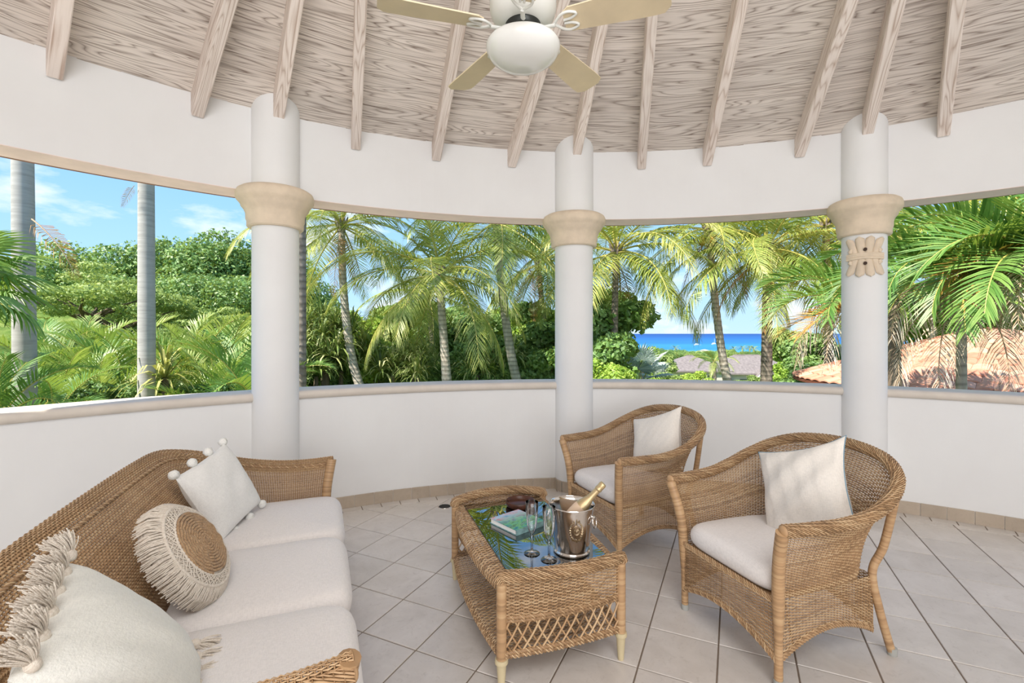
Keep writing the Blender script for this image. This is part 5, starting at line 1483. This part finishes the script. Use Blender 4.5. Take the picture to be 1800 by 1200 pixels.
for i, (px, py, Y, r0, ci) in enumerate(((1055, 600, 16, 1.5, 1), (1050, 650, 13, 1.1, 1), (1062, 560, 19, 1.5, 1), (1072, 640, 16, 0.9, 2), (1066, 665, 12, .7, 0))):
    o = bush('leafy_shrub', LC, px, py, Y, r0, ci, 'shrubs beside the middle column', seed=30 + i)
    o['label'] = ['dark green shrub just right of the middle column, at mid height', 'dark green shrub low against the right of the middle column', 'topmost dark green shrub right of the middle column', 'olive green shrub at the foot of the straight dark palm trunk', 'bright green shrub lowest beside the straight dark palm trunk'][i]
LD = 'rounded garden shrub just beyond the coping below the sea view'
for i, (px, py, Y, r0, ci) in enumerate(((1190, 668, 34, 1.5, 2), (1215, 662, 34, 1.5, 0), (1240, 672, 32, 1.2, 0), (1160, 662, 38, 1.6, 0), (1262, 678, 30, 1.0, 0), (1310, 676, 32, 1.2, 0), (1330, 668, 36, 1.2, 2), (1372, 668, 30, 1.3, 0), (1400, 655, 30, 1.5, 0), (1385, 680, 25, 1.0, 0), (1420, 665, 24, 1.2, 1), (1440, 640, 26, 1.5, 1), (1465, 630, 26, 1.5, 1), (1400, 620, 34, 1.6, 0), (1160, 640, 50, 2.2, 2), (1130, 630, 55, 2.6, 0), (1100, 640, 45, 2.2, 0))):
    o = bush('garden_shrub', LD, px, py + (9 if Y < 40 and px < 1380 else 0), Y, r0 * (0.72 if px < 1380 else 1), ci, 'garden shrubs below the sea view', seed=50 + i)
    wh = between(px, ((1283, 'left of the pale palm trunk'), (1347, 'between the two palm trunks'), (2000, 'near the dry palm leaves'))); rw = 'far' if Y > 36 else 'near'
    register(o, px, '%s %s garden shrub %s' % (rw, TONE[ci], wh), '%s %s shrubs %s' % (rw, TONE[ci], wh))
bush('orange_flowering_shrub', 'reddish green shrub left of the dry palm leaves', 1385, 610, 34, 1.7, 2)
LE = 'dark leafy undergrowth shrub right behind the left coping'
for i, (px, py, Y, r0, ci) in enumerate(((20, 716, 9, .6, 1), (100, 708, 10, .5, 1), (160, 706, 10.5, .5, 1), (210, 704, 11, .5, 1), (310, 700, 11.5, .45, 1), (350, 700, 11.5, .4, 1), (400, 698, 11.5, .45, 1), (430, 698, 11.5, .45, 0))):
    o = bush('undergrowth_shrub', LE, px, py, Y, r0, ci, 'undergrowth behind the left coping', seed=80 + i)
    wh = between(px, ((44, 'left of the thick grey trunk'), (258, 'between the grey trunks'), (900, 'right of the stained trunk')))
    register(o, px, '%s undergrowth shrub behind the coping, %s' % (TONE[ci], wh), '%s undergrowth shrubs %s' % (TONE[ci], wh))

# strap-leaved plants
def rosette_mesh(name, n, L, w, mats, seed=0, heads=1, spread=0.0, stems=False):
    r = np.random.default_rng(seed); V = []; Q = []; T = []; tone = []; k = 0
    for h in range(heads):
        a_ = h * 2.39996; q = spread * math.sqrt((h + .2) / heads)
        c = np.array([q * math.cos(a_), q * math.sin(a_), spread * 0.7 * (1 - (q / max(spread, 1e-6)) ** 2) + 0.2 * r.random()])
        for i in range(n):
            a = r.random() * 6.28; e = R_(80 - 90 * r.random()); l = L * (0.7 + 0.5 * r.random())
            d = np.array([math.cos(a) * math.cos(e), math.sin(a) * math.cos(e), math.sin(e)]); sd = np.array([-math.sin(a), math.cos(a), 0]) * w / 2
            p0 = c; p1 = c + d * l * 0.5; d2 = d + [0, 0, -0.55]; d2 /= np.linalg.norm(d2); p2 = p1 + d2 * l * 0.3; d3 = d2 + [0, 0, -0.8]; d3 /= np.linalg.norm(d3); p3 = p2 + d3 * l * 0.25
            V += [p0 - sd * .6, p0 + sd * .6, p1 - sd, p1 + sd, p2 - sd * .8, p2 + sd * .8, p3]
            Q += [[k, k + 1, k + 3, k + 2], [k + 2, k + 3, k + 5, k + 4]]; T += [[k + 4, k + 5, k + 6]]; tone += [r.random()] * 7; k += 7
    return MB().add(np.array(V), Q, T, tone=np.array(tone)).mesh(name, mats)
PAND = rosette_mesh('foliage', 44, 0.75, 0.045, [SPIKY], 1, 18, 1.15)
YUC = rosette_mesh('foliage', 90, 1.15, 0.055, [YELLOWL], 2, 1)
YUCG = rosette_mesh('foliage', 60, 0.9, 0.05, [SPIKY], 3, 3, 0.4)
def strap(name, label, px, py, Y, me, sc, cat='plant', group=None):
    c = at(px, py, Y); t = thing(name, label, cat, (c[0], c[1], c[2] - 1.0), px, group)
    o = link('foliage', me, t, (0, 0, 1.0), (0, 0, 0), sc); o['kind'] = 'stuff'
    MB().tube([(0, 0, -1.2), (0.03, 0, 0.2), (0, 0, 1.05)], [0.12, 0.10, 0.07], 8).build('stem', WOODY, t, smooth=True)
strap('screw_pine', 'big domed screw pine with pale strap leaves beside the left column', 574, 612, 17.0, PAND, 1.22)
strap('screw_pine', 'smaller screw pine low behind the pale trunk, right of the domed one', 728, 640, 17.4, PAND, 0.75)
for i, (px, py, Y, sc, me_, lab) in enumerate(((556, 664, 16.5, 1.2, YUCG, 'green strap-leaved plant low beside the left column'), (600, 655, 17.2, 1.3, YUCG, 'green strap-leaved plant just left of the slender palm trunk'), (690, 662, 17.5, 1.3, YUCG, 'green strap-leaved plant low between the first two palm trunks'), (735, 668, 16.8, 1.0, YUCG, 'green strap-leaved plant just left of the broad low palm'), (570, 630, 17.0, 1.2, PAND, 'low screw pine at the foot of the big domed one'), (895, 640, 18.0, 1.2, YUCG, 'green strap-leaved plant behind the pale curved trunk'))):
    strap('strap_leaf_plant' if me_ is YUCG else 'screw_pine', lab, px, py, Y, me_, sc)
for i, (px, py, Y, r0, lab) in enumerate(((668, 628, 18.5, 1.2, 'sunny bright green shrub between the slender and broad palms'), (655, 600, 20.0, 1.4, 'taller sunny shrub right of the slender palm trunk'), (935, 585, 21.5, 1.4, 'sunny yellow-green shrub beside the pale curved trunk'), (845, 640, 18.3, 0.9, 'small sunny shrub right of the broad low palm trunk'))):
    bush('leafy_shrub', lab, px, py, Y, r0, 0, None, seed=140 + i)
strap('yucca_plant', 'yellow-green strap-leaved plant at the foot of the stained grey trunk', 290, 668, 10.9, YUC, 0.85)
strap('strap_leaf_plant', 'green strap-leaved plant under the broad low palm', 840, 662, 17.4, YUCG, 1.1)
strap('strap_leaf_plant', 'yellowing strap-leaved plant beside the right column', 1572, 520, 7.5, YUC, 0.45)

# ------------------------------------------------------------------ the near palms and tiled roof on the right
BIGF = [frond_mesh('broad_frond', 2.5, R_(e), R_(d_), n=44, ll=0.78, lw=0.062, hang=0.20, mats=[GREENB, RACH], seed=600 + i, vee=0.55, sweep=0.15, tipcurl=0.35, segs=3) for i, (e, d_) in enumerate(((78, 78), (60, 95), (42, 100), (22, 95)))]
DEADF = [frond_mesh('dry_frond', 2.3, R_(e), R_(d_), n=40, ll=0.66, lw=0.026, hang=1.3, mats=[DEADL, RACHD], seed=620 + i, vee=-0.2, segs=3, tipcurl=0.2) for i, (e, d_) in enumerate(((25, 120), (-15, 80)))]
BRNF = [frond_mesh('brown_frond', 2.0, R_(20), R_(70), n=40, ll=0.55, lw=0.04, hang=0.3, mats=[BROWNL, RACHD], seed=640, vee=0.5, segs=3)]
def nearpalm(label, px, py, Y, azs, sc=1.0, seed=0):
    c = at(px, py, Y); b = np.array([c[0], c[1], -2.5])
    t = thing('broad_leaf_palm', label, 'palm tree', tuple(b), 0, 'near palms over the tiled roof')
    palm_trunk(t, (0, 0, 0), c - b, 0.075, 0.065, TRUNKC)
    for kind, idx, az, rol in azs:
        me = {'g': BIGF, 'd': DEADF, 'b': BRNF}[kind][idx]
        link({'g': 'frond', 'd': 'dry_frond', 'b': 'brown_frond'}[kind], me, t, tuple(c - b), (R_(rol), 0, R_(az)), sc)
    return t
nearpalm('palm with broad green fronds and pale dry ones hanging in front of the tiled roof', 1690, 510, 7.4, [('g', 0, 60, 0), ('g', 1, 150, 10), ('g', 1, 20, -10), ('g', 2, 200, 0), ('g', 2, 340, 0), ('g', 3, 250, 0), ('g', 1, 90, 0), ('g', 2, 290, 20), ('d', 0, 195, 0), ('d', 1, 215, 0), ('d', 0, 275, 10), ('d', 1, 250, 0), ('d', 1, 320, 0), ('b', 0, 225, 20), ('b', 0, 300, 0), ('d', 0, 230, 0), ('d', 1, 185, 5), ('d', 0, 255, -8), ('d', 1, 285, 0), ('g', 2, 170, 0), ('g', 3, 225, 0), ('g', 3, 310, 0)], 0.86, 1)
nearpalm('palm with broad green fronds at the right edge of the view', 1830, 470, 6.6, [('g', 0, 100, 0), ('g', 1, 170, 10), ('g', 2, 185, -20), ('g', 1, 215, 0), ('g', 3, 165, 0), ('g', 2, 240, 0), ('g', 3, 205, 0), ('g', 1, 130, 0), ('b', 0, 190, 0), ('g', 2, 150, 0), ('d', 0, 215, 0), ('d', 1, 235, 0), ('g', 3, 185, 10), ('g', 3, 225, -10)], 0.9, 2)
nearpalm('palm with green, brown and pale dry fronds peeping left of the right column', 1545, 560, 8.5, [('g', 1, 160, 0), ('g', 2, 175, 0), ('b', 0, 170, 0), ('d', 0, 182, 0), ('d', 0, 205, 0), ('b', 0, 192, -10), ('g', 1, 120, 0), ('g', 2, 60, 0), ('g', 2, 210, 10), ('g', 1, 20, 0), ('d', 1, 230, 0)], 0.9, 3)
nearpalm('palm with broad fronds rising behind the tiled roof', 1640, 490, 18.0, [('g', 0, 60, 0), ('g', 1, 150, 10), ('g', 1, 20, -10), ('g', 2, 200, 0), ('g', 2, 340, 0), ('g', 3, 250, 0), ('g', 1, 100, 0), ('g', 2, 280, 0), ('b', 0, 240, 0), ('g', 1, 180, 0), ('g', 2, 0, 0), ('g', 0, 300, 0), ('g', 1, 330, 0)], 1.7, 4)

for i, (px, py, Y, r0, ci, lab) in enumerate(((1600, 560, 21, 2.0, 0, 'bright green shrub in the gap just right of the right column'), (1680, 548, 22, 2.2, 1, 'dark green shrub above the middle of the tiled roof'), (1760, 545, 22, 2.3, 0, 'bright green shrub above the right part of the tiled roof'), (1840, 545, 22, 2.4, 1, 'dark green shrub above the tiled roof at the frame edge'), (1545, 560, 22, 2.0, 1, 'dark green shrub behind the right column'))):
    bush('roofside_shrub', lab, px, py, Y, r0, ci, None, seed=120 + i)
for i, (px, py, Y, r0, ci) in enumerate(((1930, 560, 20, 2.4, 0), (2030, 570, 18, 2.2, 1), (2120, 560, 20, 2.6, 0), (2250, 570, 18, 2.4, 1), (2000, 600, 26, 2.6, 1), (2200, 600, 26, 2.8, 0))):
    bush('roofside_shrub', ['nearest bright green', 'nearest dark green', 'second bright green', 'second dark green', 'far dark green', 'far bright green'][i] + ' shrub beyond the right side of the tiled roof', px, py, Y, r0, ci, None, seed=160 + i)
rc = np.array([12.05, 12.0]); RR, EZ, RT = 4.27, 0.30, 0.33
rf = thing('tiled_roof', 'round salmon clay-tiled roof of the neighbouring pavilion at the right', 'roof', (rc[0], rc[1], EZ))
MB().lathe([(RR + 0.02, -0.10), (RR + 0.02, -0.03), (0.0, RR * RT - 0.03)], 64).build('roof_deck', simple('roof_mortar', hexc(120, 70, 52), 0.9), rf)
MB().lathe([(RR - 0.5, -3.5), (RR - 0.5, -0.1 + 0.2)], 64).build('drum_wall', PLASTER, rf)
CLAY = Mat('salmon_clay'); _r = CLAY.rand()
CLAY.col(CLAY.ramp(CLAY.math('ADD', CLAY.math('MULTIPLY', _r, 0.6), CLAY.math('MULTIPLY', CLAY.noise(CLAY.coord('Object'), 6, 5), 0.5)), [(0.2, hexc(196, 130, 106)), (0.6, hexc(220, 158, 132)), (0.95, hexc(232, 180, 156))])).set(rough=0.8, spec=0.2)
CLAY = CLAY.m
rest = MB(); ntile = 0
face = math.atan2(-rc[1], -rc[0])
for k in range(13):
    r0_ = RR - k * 0.325 + 0.03; r1_ = r0_ - 0.355
    if r1_ < 0.15: break
    n_ = max(6, int(2 * PI * r0_ / 0.34))
    for i in range(n_):
        am = 2 * PI * (i + 0.5 * (k % 2)) / n_; da = PI / n_ * 0.985
        q = np.linspace(-1, 1, 5); arch = 0.035 * (1 - q ** 2)
        a_ = am + q * da
        def row(r_, lift): return np.stack([r_ * np.cos(a_), r_ * np.sin(a_), (RR - r_) * RT + lift + arch], -1)
        P = np.stack([row(r0_, 0.018) - [0, 0, 0.03], row(r0_, 0.018), row((r0_ + r1_) / 2, 0.008), row(r1_, -0.002)], 0)
        seen = abs((am - face + PI) % (2 * PI) - PI) < R_(100)
        if seen and ntile < 290:
            c_ = P.reshape(-1, 3).mean(0); o = MB().grid(P - c_).build('clay_tile', CLAY, rf, smooth=False); o.location = tuple(c_); ntile += 1
        else: rest.grid(P)
tag(rest.build('far_tiles', CLAY, rf), kind='stuff')

# ------------------------------------------------------------------ houses, town, boats
SHING = simple('grey_wood_shingles', hexc(146, 136, 132), 0.9, var=0.2, scale=3)
HWALL = simple('cream_house_wall', hexc(226, 214, 194), 0.8)
WHITEW = simple('white_house_wall', hexc(214, 212, 206), 0.8)
DGLASS = simple('dark_window_glass', hexc(60, 70, 74), 0.2)
def hip_house(name, label, c, w, d, hw, hr, rz=0.0, roof=None, wall=None, group=None, wins=True, over=0.5):
    t = thing(name, label, 'house', c, rz, group)
    MB().box((0, 0, hw / 2 - 1.5), (w, d, hw + 3)).build('wall', wall or HWALL, t)
    W, D = w / 2 + over, d / 2 + over; rl = max(W - D, 0.2)
    mb = MB()
    V = [(-W, -D, hw), (W, -D, hw), (W, D, hw), (-W, D, hw), (-rl, 0, hw + hr), (rl, 0, hw + hr), (-W, -D, hw - .2), (W, -D, hw - .2), (W, D, hw - .2), (-W, D, hw - .2)]
    mb.add(V, [[0, 1, 5, 4], [2, 3, 4, 5], [6, 7, 1, 0], [7, 8, 2, 1], [8, 9, 3, 2], [9, 6, 0, 3]], [[1, 2, 5], [3, 0, 4]])
    rfo = mb.build('roof', roof or SHING, t)
    MB().tube([(-rl, 0, hw + hr), (rl, 0, hw + hr)], 0.10, 6).build('ridge_cap', roof or SHING, rfo)
    if wins:
        for x in np.arange(-w / 2 + 1.2, w / 2 - 0.8, 2.4):
            o = MB().box((x, -d / 2 - 0.03, hw * .5), (1.0, 0.08, 1.3)).build('window', DGLASS, t)
    return t
h = at(1212, 648, 72); hip_house('villa', 'villa with a low grey shingled hip roof left of the pale palm trunk', tuple(h - [0, 0, 2.6]), 8.5, 7.5, 2.6, 2.0)
h = at(1312, 652, 74); v2 = hip_house('villa', 'larger villa with grey shingled hip roof and gabled porch behind the palm trunks', tuple(h - [0, 0, 3.0]), 12.0, 8.0, 3.0, 2.5)
mb = MB(); mb.add([(-1.9, -5.6, 1.6), (1.9, -5.6, 1.6), (0, -5.6, 3.6), (-1.9, -2.5, 1.6), (1.9, -2.5, 1.6), (0, -2.5, 3.6)], [[0, 2, 5, 3], [1, 4, 5, 2]]); gp = mb.build('porch_roof', SHING, v2)
mb = MB(); mb.add([(-1.6, -5.3, -3), (1.6, -5.3, -3), (1.6, -5.3, 1.8), (0, -5.3, 3.4), (-1.6, -5.3, 1.8)], [[0, 1, 2, 4]], [[2, 3, 4]]); mb.build('gable', HWALL, gp)
MB().tube([(-2.0, -5.62, 1.55), (0, -5.62, 3.65)], 0.12, 4).tube([(0, -5.62, 3.65), (2.0, -5.62, 1.55)], 0.12, 4).build('white_bargeboard', WHITEW, gp)
for i, (px, py, Y, w, ro) in enumerate(((1112, 621, 420, 14, WHITEW), (1180, 622, 380, 14, HWALL), (1203, 625, 300, 9, WHITEW), (1213, 630, 175, 6, WHITEW), (1238, 617, 430, 19, WHITEW), (1266, 618, 400, 11, WHITEW), (1188, 631, 195, 6, HWALL), (1315, 622, 400, 12, WHITEW), (1334, 625, 320, 9, HWALL), (1352, 630, 165, 6, WHITEW), (1283, 624, 330, 11, SHING), (1145, 627, 260, 8, HWALL))):
    g = at(px, py, Y)
    o = hip_house('coastal_house', 'small pale coastal house among trees near the shore', (g[0], g[1], g[2] - 3.5), w * 0.75, w * .5, 3.2, w * .10, 0.2 * i, ro, WHITEW, 'coastal houses near the shore', False)
    nm = {'white_house_wall': 'white-roofed', 'cream_house_wall': 'cream-roofed'}.get(ro.name, 'grey-roofed'); register(o, px, 'small %s coastal house near the shore' % nm, 'small %s coastal houses near the shore' % nm)
rt = np.random.default_rng(5)
for i in range(190):
    Y = 75 * (6.9 ** (rt.random() ** 0.7)); px = 1085 + 330 * rt.random()
    if Y < 125 and 1140 < px < 1395: continue
    x = (px - 900) / F * Y; z = float(terrain_z(x, Y)); s = 1.3 + 1.3 * rt.random() + Y * 0.0034
    t = thing('distant_tree', 'small round green tree on the slope down to the sea', 'tree', (x, Y, z), i, 'distant trees on the coastal slope')
    o = link('crown', TR[i % 3], t, (0, 0, s * 0.9), (0, 0, 0), s / 3.2); o['kind'] = 'stuff'
    link('trunk', BRM[0], t, (0, 0, s * 0.9), (0, 0, 0), s / 3.2)
for i, (px, py, Y) in enumerate(((1128, 628, 60), (1255, 652, 46), (1305, 612, 420), (1318, 612, 400), (1290, 613, 430), (1187, 612, 400), (1325, 614, 330))):
    g = at(px, py, Y); z = float(terrain_z(g[0], Y)); hgt = max(g[2] - z, 3.0)
    t = thing('distant_palm', ['feathery palm among the trees left of the villas', 'small palm in front of the villas beside the pale trunk', 'far palm silhouetted on the shore'][min(i, 2)], 'palm tree', (g[0], g[1], z), 0, None if i < 2 else 'far palms on the shore')
    if i > 1: register(t, px, 'far palm on the shore', 'far palms silhouetted on the shore')
    MB().tube([(0, 0, -0.5), (0.1, 0, hgt * .5), (0, 0, hgt)], 0.14 + Y * 0.0005, 7).build('trunk', TRUNKD, t, smooth=True)
    for q in range(14): link('frond', COCO_B[1 + q % 4], t, (0, 0, hgt), (0, 0, q * 2.4), 0.62 if Y < 100 else 1.3)
HULL = simple('white_boat_hull', hexc(248, 248, 248), 0.3)
def boat(label, px, py, L, mast):
    Y = (EYE - SEA_Z) * F / (py - HOR); x = (px - 900) / F * Y
    t = thing('yacht' if mast else 'motor_boat', label, 'boat', (x, Y, SEA_Z), 0.25)
    q = np.linspace(0, 1, 14); hw_ = L * 0.13 * np.sin(PI * np.clip(0.12 + 0.88 * (1 - q), 0, 1)) ** .6
    P = np.stack([np.stack([q * L - L / 2, -hw_ * .7, 0 * q], -1), np.stack([q * L - L / 2, -hw_, 0 * q + L * .10], -1), np.stack([q * L - L / 2, hw_, 0 * q + L * .10], -1), np.stack([q * L - L / 2, hw_ * .7, 0 * q], -1)], 1)
    MB().grid(P, cv=True).build('hull', HULL, t)
    MB().box((-L * .08, 0, L * .14), (L * .45, L * .14, L * .09)).box((-L * .12, 0, L * .21), (L * .25, L * .11, L * .06)).build('cabin', HULL, t)
    if mast: MB().tube([(0, 0, L * .1), (0, 0, L * .85)], L * .012, 6).tube([(0, 0, L * .22), (-L * .35, 0, L * .22)], L * .02, 6).build('mast', HULL, t)
boat('white motor boat lying offshore, left of the sailing yacht', 1226, 606.5, 20, False)
boat('white sailing yacht with a bare mast at anchor, near the pale palm trunk', 1256, 605, 19, True)

finish_labels()
